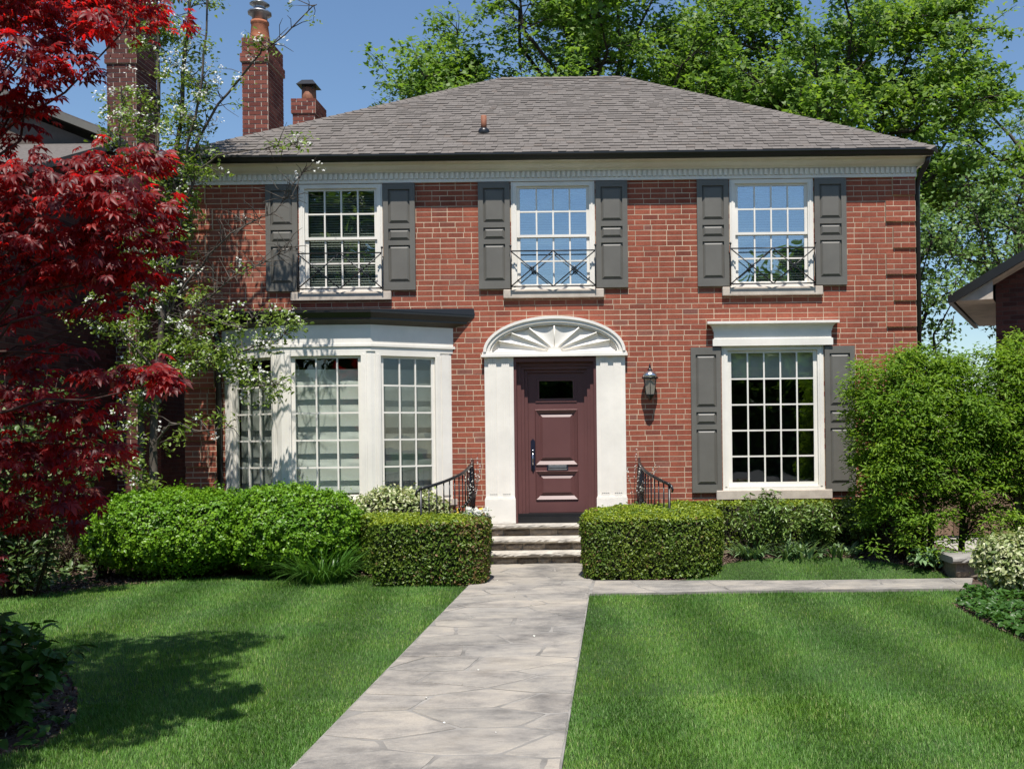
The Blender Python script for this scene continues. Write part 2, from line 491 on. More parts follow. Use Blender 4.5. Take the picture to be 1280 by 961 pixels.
def leaves_np(C, nrm, size, aspect=1.0, tpl=DIAMOND, rng=RNG, jitter=0.5, svar=0.3, tangent=None):
    """leaf-shaped faces at centres C, roughly facing nrm"""
    C = np.asarray(C, dtype=np.float64)
    nn = np.asarray(nrm, dtype=np.float64) + rng.normal(size=C.shape) * jitter
    n, t, b = frames(nn, rng)
    if tangent is not None:
        t = tangent - n * (tangent * n).sum(1, keepdims=True)
        t /= np.maximum(np.linalg.norm(t, axis=1, keepdims=True), 1e-9)
        b = np.cross(n, t)
    s = np.asarray(size) * (1 + rng.uniform(-svar, svar, len(C)))
    T, F = tpl
    V = C[:, None, :] + s[:, None, None] * (t[:, None, :] * T[None, :, 0:1] + b[:, None, :] * (T[None, :, 1:2] * aspect) + n[:, None, :] * T[None, :, 2:3])
    k = len(T)
    FF = (F[None] + (np.arange(len(C)) * k)[:, None, None]).reshape(-1, 3)
    return V.reshape(-1, 3), FF

def join_np(parts):
    Vs, Fs, o = [], [], 0
    for V, F in parts:
        Vs.append(V); Fs.append(F + o); o += len(V)
    return np.concatenate(Vs), np.concatenate(Fs)

def sample_mesh(V, F, n, rng=RNG):
    a, b, c = V[F[:, 0]], V[F[:, 1]], V[F[:, 2]]
    cr = np.cross(b - a, c - a)
    ar = np.linalg.norm(cr, axis=1)
    i = rng.choice(len(F), n, p=ar / ar.sum())
    u, v = rng.random(n), rng.random(n)
    m = u + v > 1
    u[m], v[m] = 1 - u[m], 1 - v[m]
    p = a[i] + (b[i] - a[i]) * u[:, None] + (c[i] - a[i]) * v[:, None]
    return p, cr[i] / np.maximum(ar[i][:, None], 1e-12)

def nz(p, s, seed=0.0):
    return noise.noise(Vector((p[0] * s + seed, p[1] * s + seed * 1.7, p[2] * s - seed)))

def mound_core(c, r, e=0.75, nu=40, nv=18, amp=0.06, fs=2.5, seed=0.0):
    """lumpy superellipsoid dome standing on z = c.z"""
    V, F = [], []
    def pw(x, q): return math.copysign(abs(x) ** q, x)
    for j in range(nv + 1):
        ph = -0.36 * PI + (0.86 * PI) * j / nv
        for i in range(nu):
            th = 2 * PI * i / nu
            d = (pw(math.cos(ph), e) * pw(math.cos(th), 0.9), pw(math.cos(ph), e) * pw(math.sin(th), 0.9), pw(math.sin(ph), e))
            q = Vector((c[0] + r[0] * d[0], c[1] + r[1] * d[1], c[2] + r[2] * max(d[2], -0.0) if ph > 0 else c[2] + c[2] * 1.1 * d[2]))
            k = amp * (nz(q, fs, seed) + 0.6 * nz(q, fs * 2.3, seed + 3))
            q += Vector(d) * k
            q.z = max(q.z, 0.0)
            if q.z < c[2]:
                tk = 1 - 0.42 * (1 - q.z / c[2]) ** 1.3
                q.x, q.y = c[0] + (q.x - c[0]) * tk, c[1] + (q.y - c[1]) * tk
            V.append(q)
    for j in range(nv):
        for i in range(nu):
            i2 = (i + 1) % nu
            a, b, c2, d2 = j * nu + i, j * nu + i2, (j + 1) * nu + i2, (j + 1) * nu + i
            F += [(a, b, c2), (a, c2, d2)]
    return np.array(V), np.array(F)

def hedge_core(poly, z0, z1, rnd=0.07, amp=0.025, fs=3.5, seed=0.0, step=0.07):
    """clipped hedge of polygon plan (counter-clockwise), rounded upper edges"""
    pts = []
    n = len(poly)
    for i in range(n):
        a, b = Vector(poly[i]), Vector(poly[(i + 1) % n])
        m = max(1, int((b - a).length / step))
        pts += [a + (b - a) * (k / m) for k in range(m)]
    for _ in range(3):
        pts = [pts[i - 1] * 0.25 + pts[i] * 0.5 + pts[(i + 1) % len(pts)] * 0.25 for i in range(len(pts))]
    c = sum(pts, Vector((0, 0))) / len(pts)
    n = len(pts)
    nrm = []
    for i in range(n):
        t = (pts[(i + 1) % n] - pts[i - 1]).normalized()
        nrm.append(Vector((t.y, -t.x)))
    zt = z1 if callable(z1) else (lambda p: z1)
    zb = z0 if callable(z0) else (lambda p: z0)
    rings = []
    K = 10
    for k in range(K + 1):
        f = k / K
        rings.append([(p + q * (-0.05 * (1 - f) ** 2), zb(p) + (zt(p) - rnd - zb(p)) * f) for p, q in zip(pts, nrm)])
    for a in (30, 60, 90):
        rings.append([(p - q * rnd * (1 - math.cos(R(a))), zt(p) - rnd + rnd * math.sin(R(a))) for p, q in zip(pts, nrm)])
    for s in (0.8, 0.55, 0.3, 0.05):
        rings.append([(c + (p - q * rnd - c) * s, zt(c + (p - c) * s)) for p, q in zip(pts, nrm)])
    V, F = [], []
    for k, rg in enumerate(rings):
        for i, (p, z) in enumerate(rg):
            q = Vector((p.x, p.y, z))
            d = Vector((nrm[i].x, nrm[i].y, 0)) if k <= K else Vector((nrm[i].x * 0.2, nrm[i].y * 0.2, 1)).normalized()
            q += d * amp * (nz(q, fs, seed) + 0.7 * nz(q, fs * 2.7, seed + 5))
            V.append(q)
    for k in range(len(rings) - 1):
        for i in range(n):
            i2 = (i + 1) % n
            a, b, c2, d2 = k * n + i, k * n + i2, (k + 1) * n + i2, (k + 1) * n + i
            F += [(a, b, c2), (a, c2, d2)]
    return np.array(V), np.array(F)

def shrub(name, label, cat, core, n, size, mat, aspect=0.8, jitter=0.55, lift=(-0.05, 0.02), tpl=DIAMOND, inner=0.06, group=None, extra=None, clump=0.0, sprout=0.0, cull=None):
    """leafy shrub: inner twig mass + tens of thousands of leaves"""
    V, F = core
    base = V.mean(0); base[2] = V[:, 2].min()
    t = thing(name, label, cat, base, 0, group)
    a, b, c = V[F[:, 0]], V[F[:, 1]], V[F[:, 2]]
    fn = np.cross(b - a, c - a)
    vn = np.zeros_like(V)
    for k in range(3):
        np.add.at(vn, F[:, k], fn)
    vn /= np.maximum(np.linalg.norm(vn, axis=1, keepdims=True), 1e-12)
    link("stems", np_mesh("stems", V - vn * inner - base, F, True), M['twig'], t)
    def lay(n, mat, nm, keep=None):
        p, q = sample_mesh(V, F, n)
        if keep is not None:
            m = keep(p, q); p, q = p[m], q[m]
        off = RNG.uniform(lift[0], lift[1], len(p))
        if clump:
            cl = np.array([nz(x, 9.0, 2.0) for x in p])
            off = off + cl * clump
        if sprout:
            m = RNG.random(len(p)) < 0.06
            off[m] += RNG.random(m.sum()) * sprout
        p = p + q * off[:, None] - base
        up = q + np.array((0, 0, 0.35))
        VV, FF = leaves_np(p, up, size, aspect, tpl, RNG, jitter, 0.5)
        o = link(nm, np_mesh(nm, VV, FF), mat, t)
        o['kind'] = 'stuff'
        return o
    lay(n, mat, "foliage", cull)
    if extra:
        for (n2, mat2, keep) in extra:
            lay(n2, mat2, "foliage", keep)
    return t

def blade_np(bases, dirs, length, width, arch, seg=4, rng=RNG):
    """arching strap leaves; bases (n,3), dirs (n,3) initial directions, returns V, F (tris)"""
    n = len(bases)
    hd = dirs.copy(); hd[:, 2] = 0
    hd /= np.maximum(np.linalg.norm(hd, axis=1, keepdims=True), 1e-9)
    side = np.stack([-hd[:, 1], hd[:, 0], np.zeros(n)], 1)
    P_ = []
    p = bases.copy(); d = dirs / np.linalg.norm(dirs, axis=1, keepdims=True)
    for s in range(seg + 1):
        f = s / seg
        wv = width * (1 - f ** 1.8) * (0.6 + 0.8 * min(f * 3, 0.5))
        if s == seg:
            P_.append(p[:, None, :])
        else:
            P_.append(np.stack([p - side * wv[:, None] * 0.5, p + side * wv[:, None] * 0.5], 1))
        p = p + d * (length / seg)[:, None]
        d = d + hd * (arch * 0.55 / seg)[:, None] - np.array((0, 0, 1.0)) * (arch / seg)[:, None]
        d /= np.linalg.norm(d, axis=1, keepdims=True)
    V = np.concatenate(P_, 1)
    k = V.shape[1]
    f = []
    for s in range(seg - 1):
        a = 2 * s
        f += [(a, a + 1, a + 3), (a, a + 3, a + 2)]
    f.append((2 * seg - 2, 2 * seg - 1, 2 * seg))
    F = (np.array(f)[None] + (np.arange(n) * k)[:, None, None]).reshape(-1, 3)
    return V.reshape(-1, 3), F

def strap_clump(name, label, cat, c, n, length, width, mat, spread=0.15, lean=0.6, arch=1.0, group=None):
    t = thing(name, label, cat, c, 0, group)
    a = RNG.uniform(0, 2 * PI, n)
    rr = spread * np.sqrt(RNG.random(n))
    bs = np.stack([rr * np.cos(a), rr * np.sin(a), np.zeros(n)], 1)
    a2 = a + RNG.normal(0, 0.6, n)
    ln = RNG.uniform(0.15, 1.0, n) * lean
    d = np.stack([np.cos(a2) * ln, np.sin(a2) * ln, np.ones(n)], 1)
    L = length * RNG.uniform(0.55, 1.1, n)
    V, F = blade_np(bs, d, L, width * RNG.uniform(0.7, 1.2, n), arch * RNG.uniform(0.5, 1.3, n), 5)
    o = link("foliage", np_mesh("foliage", V, F), mat, t)
    o['kind'] = 'stuff'
    return t

def in_poly(x, y, poly):
    r = np.zeros(len(x), dtype=bool)
    n = len(poly)
    for i in range(n):
        x0, y0 = poly[i][0], poly[i][1]
        x1, y1 = poly[(i + 1) % n][0], poly[(i + 1) % n][1]
        c = ((y0 > y) != (y1 > y)) & (x < (x1 - x0) * (y - y0) / ((y1 - y0) if abs(y1 - y0) > 1e-9 else 1e-9) + x0)
        r ^= c
    return r

def sheet(name, poly, z, mat, kind='structure', sub=0):
    me = bpy.data.meshes.new(name)
    bm = bmesh.new()
    f = bm.faces.new([bm.verts.new((p[0], p[1], z)) for p in poly])
    bmesh.ops.recalc_face_normals(bm, faces=[f])
    if f.normal.z < 0: f.normal_flip()
    bmesh.ops.triangulate(bm, faces=bm.faces[:])
    bm.to_mesh(me); bm.free()
    o = link(name, me, mat)
    o['kind'] = kind
    return o

# ================================================================== GROUND
ground = MB()
ground.add([(-900, -900, -0.012), (900, -900, -0.012), (900, 900, -0.012), (-900, 900, -0.012)], [(0, 1, 2, 3)])
go = ground.build("ground", M['soil']); go['kind'] = 'structure'

pl0, pl1 = G(585, 735), G(368, 961)
pr0, pr1 = G(737, 745), G(703, 961)
def ext(a, b, Y): return a + (b - a) * ((Y - a.y) / (b.y - a.y))
PLn, PRn = ext(pl0, pl1, 1.2), ext(pr0, pr1, 1.2)
PLf, PRf = Vector((-1.70, 13.66, 0)), Vector((-0.42, 13.66, 0))
sw0, sw1 = G(742, 728), G(1216, 725)          # far edge of the side walk
sn1 = G(1213, 738)
path_poly = [PLn, PRn, pr0, G(1000, 740), sn1, sw1, G(1000, 728), sw0, Vector((-0.40, 12.6, 0)), PRf, PLf, Vector((-1.72, 12.4, 0)), pl0]
pb = MB()
pb.prism([(p.x, p.y) for p in path_poly], -0.010, 0.028)
path = pb.build("path", M['joint']); path['kind'] = 'structure'

# flagstones: irregular cells clipped to the walk
def clip(poly, px, py, nx, ny):
    out = []
    for i in range(len(poly)):
        a, b = poly[i], poly[(i + 1) % len(poly)]
        da, db = (a[0] - px) * nx + (a[1] - py) * ny, (b[0] - px) * nx + (b[1] - py) * ny
        if da <= 0: out.append(a)
        if (da < 0 < db) or (db < 0 < da):
            t = da / (da - db)
            out.append((a[0] + (b[0] - a[0]) * t, a[1] + (b[1] - a[1]) * t))
    return out

def shrink(poly, d):
    c = (sum(p[0] for p in poly) / len(poly), sum(p[1] for p in poly) / len(poly))
    q = poly
    n = len(poly)
    for i in range(n):
        a, b = poly[i], poly[(i + 1) % n]
        ex, ey = b[0] - a[0], b[1] - a[1]
        L = math.hypot(ex, ey)
        if L < 1e-6: continue
        nx, ny = ey / L, -ex / L
        if (c[0] - a[0]) * nx + (c[1] - a[1]) * ny > 0: nx, ny = -nx, -ny
        q = clip(q, a[0] - nx * d, a[1] - ny * d, nx, ny)
        if len(q) < 3: return []
    return q

def area(p):
    return 0.5 * sum(p[i][0] * p[(i + 1) % len(p)][1] - p[(i + 1) % len(p)][0] * p[i][1] for i in range(len(p)))

def flag_piece(poly, z0=0.026, top=0.0325):
    if len(poly) < 3: return
    if area(poly) < 0: poly = poly[::-1]
    if area(poly) < 0.01: return
    c = (sum(p[0] for p in poly) / len(poly), sum(p[1] for p in poly) / len(poly))
    # roughen the outline
    step = max(0.06, sum(math.hypot(poly[i][0] - poly[i - 1][0], poly[i][1] - poly[i - 1][1]) for i in range(len(poly))) / 26)
    pts = []
    for i in range(len(poly)):
        a, b = poly[i], poly[(i + 1) % len(poly)]
        L = math.hypot(b[0] - a[0], b[1] - a[1])
        m = max(1, int(L / step))
        for k in range(m):
            t = k / m
            x, y = a[0] + (b[0] - a[0]) * t, a[1] + (b[1] - a[1]) * t
            j = 0.022 * nz((x, y, 0), 7.0) if 0 < k else 0
            dx, dy = c[0] - x, c[1] - y
            dl = math.hypot(dx, dy) or 1
            s = abs(j) + (0.012 if k == 0 else 0)
            pts.append((x + dx / dl * s, y + dy / dl * s))
    pts = pts[:40]
    n = len(pts)
    tz = top + random.uniform(-0.0018, 0.003)
    vs = [(x - c[0], y - c[1], z0) for x, y in pts]
    vs += [((x - c[0]), (y - c[1]), tz - 0.003) for x, y in pts]
    vs += [((x - c[0]) * 0.975, (y - c[1]) * 0.975, tz) for x, y in pts]
    fs = []
    for r in range(2):
        for i in range(n):
            i2 = (i + 1) % n
            fs.append((r * n + i, r * n + i2, (r + 1) * n + i2, (r + 1) * n + i))
    fs.append(tuple(range(2 * n, 3 * n)))
    me = bpy.data.meshes.new("flagstone")
    me.from_pydata(vs, [], fs)
    o = link("flagstone", me, M['flag'], path)
    o.location = (c[0], c[1], 0)

def flags(region, sx, sy, seed, gap=0.0085):
    rr = random.Random(seed)
    xs = [p[0] for p in region]; ys = [p[1] for p in region]
    seeds = []
    y = min(ys) - sy
    row = 0
    while y < max(ys) + sy:
        x = min(xs) - sx + (row % 2) * sx * 0.5
        while x < max(xs) + sx:
            seeds.append((x + rr.uniform(-0.36, 0.36) * sx, y + rr.uniform(-0.36, 0.36) * sy))
            x += sx
        y += sy
        row += 1
    q = sx / sy            # anisotropic metric: stones lie wider than deep
    for i, a in enumerate(seeds):
        cell = [(p[0], p[1]) for p in region]
        for j, b in enumerate(seeds):
            if i == j or abs(a[0] - b[0]) > 2.6 * sx or abs(a[1] - b[1]) > 2.6 * sy: continue
            mx, my = (a[0] + b[0]) / 2, (a[1] + b[1]) / 2
            nx, ny = (b[0] - a[0]), (b[1] - a[1]) * q * q
            cell = clip(cell, mx, my, nx, ny)
            if len(cell) < 3: break
        if len(cell) >= 3:
            flag_piece(shrink(cell, gap) if len(cell) >= 3 else [])

def xy(*ps): return [(p[0], p[1]) for p in ps]
flags(xy(PLn, PRn, pr0, pl0), 0.74, 0.40, 5)
flags(xy(pl0, pr0, sw0, Vector((-0.40, 12.6, 0)), PRf, PLf, Vector((-1.72, 12.4, 0))), 0.6, 0.42, 9)
flags(xy(pr0 + Vector((0.01, 0, 0)), G(1000, 740), sn1, sw1, G(1000, 728), sw0 + Vector((0.01, 0, 0))), 0.75, 0.7, 4)

# lawns
lawn_left = [pl0 + Vector((0.012, 0, 0)), G(530, 726), G(430, 719), G(330, 718), G(240, 724), G(120, 735), G(0, 750), G(-120, 768), G(-60, 778), G(20, 790), G(70, 820), G(98, 865), G(95, 905), G(50, 935), G(-60, 965), G(-300, 985), Vector((-4.2, 1.2, 0)), PLn + Vector((0.012, 0, 0))]
lawn_right = [PRn + Vector((-0.012, 0, 0)), Vector((4.6, 1.2, 0)), G(1480, 900), G(1300, 812), G(1240, 785), G(1193, 758), G(1210, 739), G(1000, 741), pr0 + Vector((-0.012, 0.008, 0))]
def bedz(x, y):
    """the bed under the right window climbs towards the house"""
    return 0.17 * min(1.0, max(0.0, (y - 12.0) / 0.9)) * min(1.0, max(0.0, (x - 0.9) / 0.5)) * min(1.0, max(0.0, (4.9 - x) / 0.6))
def GB(u, v):
    y = 11.2
    while y < 13.6:
        p = P(u, v, y)
        if p.z <= bedz(p.x, y): return Vector((p.x, y, bedz(p.x, y)))
        y += 0.01
    return Vector((p.x, y, bedz(p.x, y)))
lawn_lens = [GB(850, 727.5), GB(880, 715), GB(915, 704), GB(960, 698.5), GB(1040, 697), GB(1120, 705), GB(1170, 714), GB(1198, 725.5), GB(1000, 727.2)]
GRASS = []
for i, lp in enumerate((lawn_left, lawn_right)):
    lw = sheet("lawn", [(p.x, p.y) for p in lp], 0.004 + 0.0 * i, M['turf'])

def slope_sheet(name, x0, x1, y0, y1, dz, mat, inside=None, st=0.05):
    nx, ny = int((x1 - x0) / st), int((y1 - y0) / st)
    m = MB()
    V = [(x0 + (x1 - x0) * i / nx, y0 + (y1 - y0) * j / ny) for j in range(ny + 1) for i in range(nx + 1)]
    V = [(x, y, bedz(x, y) + dz) for x, y in V]
    F = []
    for j in range(ny):
        for i in range(nx):
            a = j * (nx + 1) + i
            cx, cy = (V[a][0] + V[a + nx + 2][0]) / 2, (V[a][1] + V[a + nx + 2][1]) / 2
            if inside is None or in_poly(np.array([cx]), np.array([cy]), inside)[0]:
                F.append((a, a + 1, a + nx + 2, a + nx + 1))
    m.add(V, F)
    o = link(name, m.mesh(name), mat); o['kind'] = 'structure'
    return o
slope_sheet("planting_bed", 0.9, 4.9, 12.0, 14.44, -0.006, M['soil'])
slope_sheet("lawn", 0.9, 4.9, 11.7, 13.2, 0.004, M['turf'], [(p.x, p.y) for p in lawn_lens], 0.02)

def grass_on(name, lp):
    px = [(p.x, p.y) for p in lp]
    x0, x1 = min(p[0] for p in px), max(p[0] for p in px)
    y0, y1 = min(p[1] for p in px), max(p[1] for p in px)
    B = []
    bands = [(1.2, 4.6, 1800, 0.006, 0.042), (4.6, 6.6, 14000, 0.0036, 0.040), (6.6, 8.6, 8500, 0.0048, 0.038), (8.6, 16, 5400, 0.0064, 0.037)]
    for (a, b, dens, wd, hg) in bands:
        a, b = max(a, y0), min(b, y1)
        if b <= a: continue
        n = int((x1 - x0) * (b - a) * dens)
        x, y = RNG.uniform(x0, x1, n), RNG.uniform(a, b, n)
        # only what the frame (plus a step to the side) can see
        vis = (x > -0.64 * y - 0.6) & (x < 0.44 * y + 0.6)
        m = in_poly(x, y, px) & vis
        x, y = x[m], y[m]
        n = len(x)
        ang = RNG.uniform(0, 2 * PI, n)
        stripe = np.sin((x + 0.12 * y) * 2 * PI / 1.1)
        lean = RNG.uniform(0.05, 0.75, n)
        d = np.stack([np.cos(ang) * lean, np.sin(ang) * lean + 0.17 * stripe, np.ones(n)], 1)
        h = hg * RNG.uniform(0.55, 1.25, n) * (1 + 0.25 * np.sin(x * 3.1 + 1.3 * np.sin(y * 2.3)) * np.sin(y * 2.7))
        z0 = np.array([bedz(a, b_) for a, b_ in zip(x, y)]) if len(GRASS) == 2 else np.zeros(n)
        V, F = blade_np(np.stack([x, y, z0], 1), d, h, np.full(n, wd) * RNG.uniform(0.7, 1.3, n) * (1.0 if a < 6 else 1.25), RNG.uniform(0.2, 1.1, n), 2 if 4 < a < 6 else 1)
        B.append((V, F))
    V, F = join_np(B)
    o = link(name, np_mesh(name, V, F), M['grass'])
    tag(o, None, None, None, 'stuff')
    o['label'] = {0: 'mown green grass of the lawn between hedge and flagstone path', 1: 'mown green grass of the big lawn beside the flagstone path', 2: 'small wedge of grass between the side walk and planted bed'}[len(GRASS)]
    GRASS.append(o)
for lp in (lawn_left, lawn_right, lawn_lens):
    grass_on("grass", lp)

# mulch chips on the visible bed edges
def mulch(polys):
    parts = []
    for poly, dens in polys:
        px = [(p.x, p.y) for p in poly]
        x0, x1 = min(p[0] for p in px), max(p[0] for p in px)
        y0, y1 = min(p[1] for p in px), max(p[1] for p in px)
        n = int((x1 - x0) * (y1 - y0) * dens)
        x, y = RNG.uniform(x0, x1, n), RNG.uniform(y0, y1, n)
        m = in_poly(x, y, px)
        c = np.stack([x[m], y[m], RNG.uniform(0.0, 0.022, m.sum()) + np.array([bedz(a, b_) for a, b_ in zip(x[m], y[m])])], 1)
        parts.append(leaves_np(c, np.tile((0, 0, 1.0), (len(c), 1)), 0.035, 0.5, DIAMOND, RNG, 0.5, 0.5))
    V, F = join_np(parts)
    o = link("mulch", np_mesh("mulch", V, F), M['mulch'])
    tag(o, 'brown bark mulch over the planting beds', None, None, 'stuff')
mulch([([G(700, 735), G(745, 727), GB(850, 727), GB(880, 714), GB(915, 703), GB(960, 697), GB(1040, 696), GB(1130, 704), GB(1230, 727), Vector((4.9, 13.2, 0)), Vector((0.9, 13.4, 0)), Vector((0.9, 12.2, 0)), G(700, 715)], 1700),
       ([G(0, 752), G(120, 737), G(240, 726), G(330, 720), G(430, 721), G(530, 728), G(585, 737), G(610, 700), G(430, 690), G(150, 690), G(0, 700)], 900),
       ([G(1190, 757), G(1250, 790), G(1330, 822), G(1400, 780), G(1230, 735)], 1200),
       ([G(-60, 778), G(20, 790), G(70, 820), G(98, 865), G(95, 905), G(50, 935), G(-60, 965)], 800)])
rd = sheet("road", [(-200, -14), (200, -14), (200, -6), (-200, -6)], 0.0, M['asphalt'])
fl = sheet("far_lawn", [(-200, -120), (200, -120), (200, -14.3), (-200, -14.3)], 0.0, M['far_lawn'])

# ================================================================== HOUSE
YF = 14.46                      # plane of the brick face
XL, XR = -6.15, 4.37
HD = 8.15                       # depth of the house
ZB, ZT = 0.0, 5.42              # brick from ground to frieze
house = thing("brick_house", "two storey red brick house with gray hip roof and maroon front door", "house", ((XL + XR) / 2, YF, 0))
OFF = Vector(house.location)
class HB(MB):
    """built in world metres, linked under the house (whose base lies at OFF)"""
    def build(s, name, mat, parent=None, origin=None):
        o = Vector(origin) if origin is not None else OFF
        s.v = [tuple(Vector(p) - o) for p in s.v]
        ob = link(name, s.mesh(name), mat, parent if parent is not None else house)
        ob.location = (o - OFF) if parent is None or parent is house else (0, 0, 0)
        return ob

WIN_X = [-3.88, -0.833, 2.305]
UZ0, UZ1, UHW = 3.86, 5.405, 0.60
GX, GZ0, GZ1, GHW = 2.295, 0.95, 3.02, 0.73
DX = -0.83
BX, BD = -3.95, 0.60            # bay
BA, BB, BC, BDp = (BX - 1.63, YF), (BX - 0.62, YF - BD), (BX + 0.62, YF - BD), (BX + 1.63, YF)
openings = [(x - UHW, x + UHW, UZ0, UZ1) for x in WIN_X] + [(GX - GHW, GX + GHW, GZ0, GZ1), (DX - 0.62, DX + 0.62, 0.5, 2.9), (BX - 1.5, BX + 1.5, 0.85, 3.45)]

# --- masonry backing with the real openings
xs = sorted({XL, XR} | {o[0] for o in openings} | {o[1] for o in openings})
zs = sorted({ZB, 5.70} | {o[2] for o in openings} | {o[3] for o in openings})
wall_mb = HB()
YM = YF + 0.0018
for i in range(len(xs) - 1):
    for j in range(len(zs) - 1):
        cx, cz = (xs[i] + xs[i + 1]) / 2, (zs[j] + zs[j + 1]) / 2
        if any(o[0] < cx < o[1] and o[2] < cz < o[3] for o in openings): continue
        wall_mb.quad((xs[i], YM, zs[j]), (xs[i + 1], YM, zs[j]), (xs[i + 1], YM, zs[j + 1]), (xs[i], YM, zs[j + 1]))
for (a, b, c, d) in openings:           # reveals
    for (p, q) in (((a, c), (a, d)), ((a, d), (b, d)), ((b, d), (b, c)), ((b, c), (a, c))):
        wall_mb.quad((p[0], YM, p[1]), (q[0], YM, q[1]), (q[0], YM + 0.22, q[1]), (p[0], YM + 0.22, p[1]))
# side and rear walls
wall_mb.quad((XL, YM, 0), (XL, YM, 5.7), (XL, YF + HD, 5.7), (XL, YF + HD, 0))
wall_mb.quad((XR, YM, 0), (XR, YF + HD, 0), (XR, YF + HD, 5.7), (XR, YM, 5.7))
wall_mb.quad((XL, YF + HD, 0), (XL, YF + HD, 5.7), (XR, YF + HD, 5.7), (XR, YF + HD, 0))
# quoin backing blocks
BP, BLk = 0.0755, 0.2245
quoins = []
ci = 0
z = 0.02
courses = []
while z < ZT - 0.02:
    courses.append(z); z += BP
n_c = len(courses)
QOFF = 0.028
qmap = {}
top = n_c
for k in range(n_c):
    r = (n_c - 1 - k + 1) % 5            # one flush course in five
    blk = (n_c - 1 - k + 1) // 5
    if r != 0:
        qmap[k] = 0.43 if blk % 2 == 1 else 0.325
for k, wq in qmap.items():
    if k - 1 not in qmap or qmap[k - 1] != wq or True:
        z0 = courses[k] - 0.0048 + (0.0048 if k - 1 not in qmap else 0)
        z1 = courses[k] + BP - 0.0048 - (0.0048 if k + 1 not in qmap else 0)
        for (a, b) in ((XR - wq, XR), (XL, XL + wq)):
            wall_mb.box(a + 0.003, b, YM - QOFF, YM - 0.0005, z0, z1, True)
wall = wall_mb.build("wall", M['mortar'])

# --- bricks of the front
cand = []
rb = random.Random(3)
def lay(x0, x1, k, off, yoff):
    z0 = courses[k]
    holes = [(o[0] - 0.004, o[1] + 0.004) for o in openings if o[2] < z0 + 0.04 < o[3]]
    flem = (k % 6 == 2)
    x = x0 - (BLk * 0.5 if off else 0) - 0.0001
    i = 0
    while x < x1:
        L = BLk
        if flem and i % 2 == 1: L = BLk * 0.5
        elif not flem and rb.random() < 0.012: L = BLk * 0.5
        a, b = max(x, x0) + 0.0045, min(x + L, x1) - 0.0045
        segs = [(a, b)]
        for (h0, h1) in holes:
            ns = []
            for (p, q) in segs:
                if q <= h0 or p >= h1: ns.append((p, q))
                else:
                    if p < h0: ns.append((p, h0))
                    if q > h1: ns.append((h1, q))
            segs = ns
        for (p, q) in segs:
            if q - p > 0.03:
                cand.append((p, q, z0, yoff + rb.uniform(-0.0012, 0.0010), rb.uniform(-0.0012, 0.0012)))
        x += L
        i += 1
for k in range(n_c):
    wq = qmap.get(k)
    if wq:
        lay(XL, XL + wq, k, k % 2 == 0, -QOFF)
        lay(XL + wq, XR - wq, k, k % 2 == 1, 0)
        lay(XR - wq, XR, k, k % 2 == 0, -QOFF)
    else:
        lay(XL, XR, k, k % 2 == 1, 0)
BH = BP - 0.0128
full = [c for c in cand if abs((c[1] - c[0]) - (BLk - 0.009)) < 0.002 and c[3] > -0.01]
def blocked(c):
    x, zc = (c[0] + c[1]) / 2, c[2]
    if zc < 0.98: return True
    for wx in WIN_X:
        if abs(x - wx) < 1.2 and zc > UZ0 - 0.2: return True
    if abs(x - GX) < 1.3 and zc < 3.45: return True
    if abs(x - DX) < 1.2 and zc < 3.55: return True
    if abs(x - BX) < 1.95 and zc < 3.75: return True
    return False
full = [c for c in full if not blocked(c)]
full.sort(key=lambda c: ((c[0] + c[1]) / 2 - 0.6) ** 2 * 0.5 + (c[2] - 2.6) ** 2)
chosen = full[:300]
cs = set(chosen)
bm_ = MB(); bm_.box(-(BLk - 0.009) / 2, (BLk - 0.009) / 2, 0, 0.016, 0, BH, True)
brick_me = bm_.mesh("brick")
brick_me.materials.append(M['brick'])
for c in chosen:
    o = bpy.data.objects.new("brick", brick_me)
    COL.objects.link(o)
    o.parent = wall
    o.location = Vector(((c[0] + c[1]) / 2, YF + c[3], c[2] + c[4])) - OFF
rest = HB()
for c in cand:
    if c not in cs:
        rest.box(c[0], c[1], YF + c[3], YF + c[3] + 0.016, c[2] + c[4], c[2] + c[4] + BH, True)
ro = rest.build("brick", M['brick'], wall, OFF); ro['kind'] = 'stuff'

# --- interior (dim rooms seen through the panes)
ib = HB()
IY = YF + 0.24
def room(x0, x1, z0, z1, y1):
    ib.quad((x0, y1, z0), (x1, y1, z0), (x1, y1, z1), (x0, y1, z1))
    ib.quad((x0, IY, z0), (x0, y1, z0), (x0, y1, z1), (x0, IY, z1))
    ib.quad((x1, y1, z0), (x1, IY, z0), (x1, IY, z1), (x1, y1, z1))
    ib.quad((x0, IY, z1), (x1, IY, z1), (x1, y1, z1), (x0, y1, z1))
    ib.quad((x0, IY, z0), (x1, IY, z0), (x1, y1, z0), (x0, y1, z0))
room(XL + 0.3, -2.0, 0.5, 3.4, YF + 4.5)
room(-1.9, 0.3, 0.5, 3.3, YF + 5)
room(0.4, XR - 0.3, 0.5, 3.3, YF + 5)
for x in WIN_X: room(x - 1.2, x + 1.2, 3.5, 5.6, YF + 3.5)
ib.build("interior_wall", M['inside'])

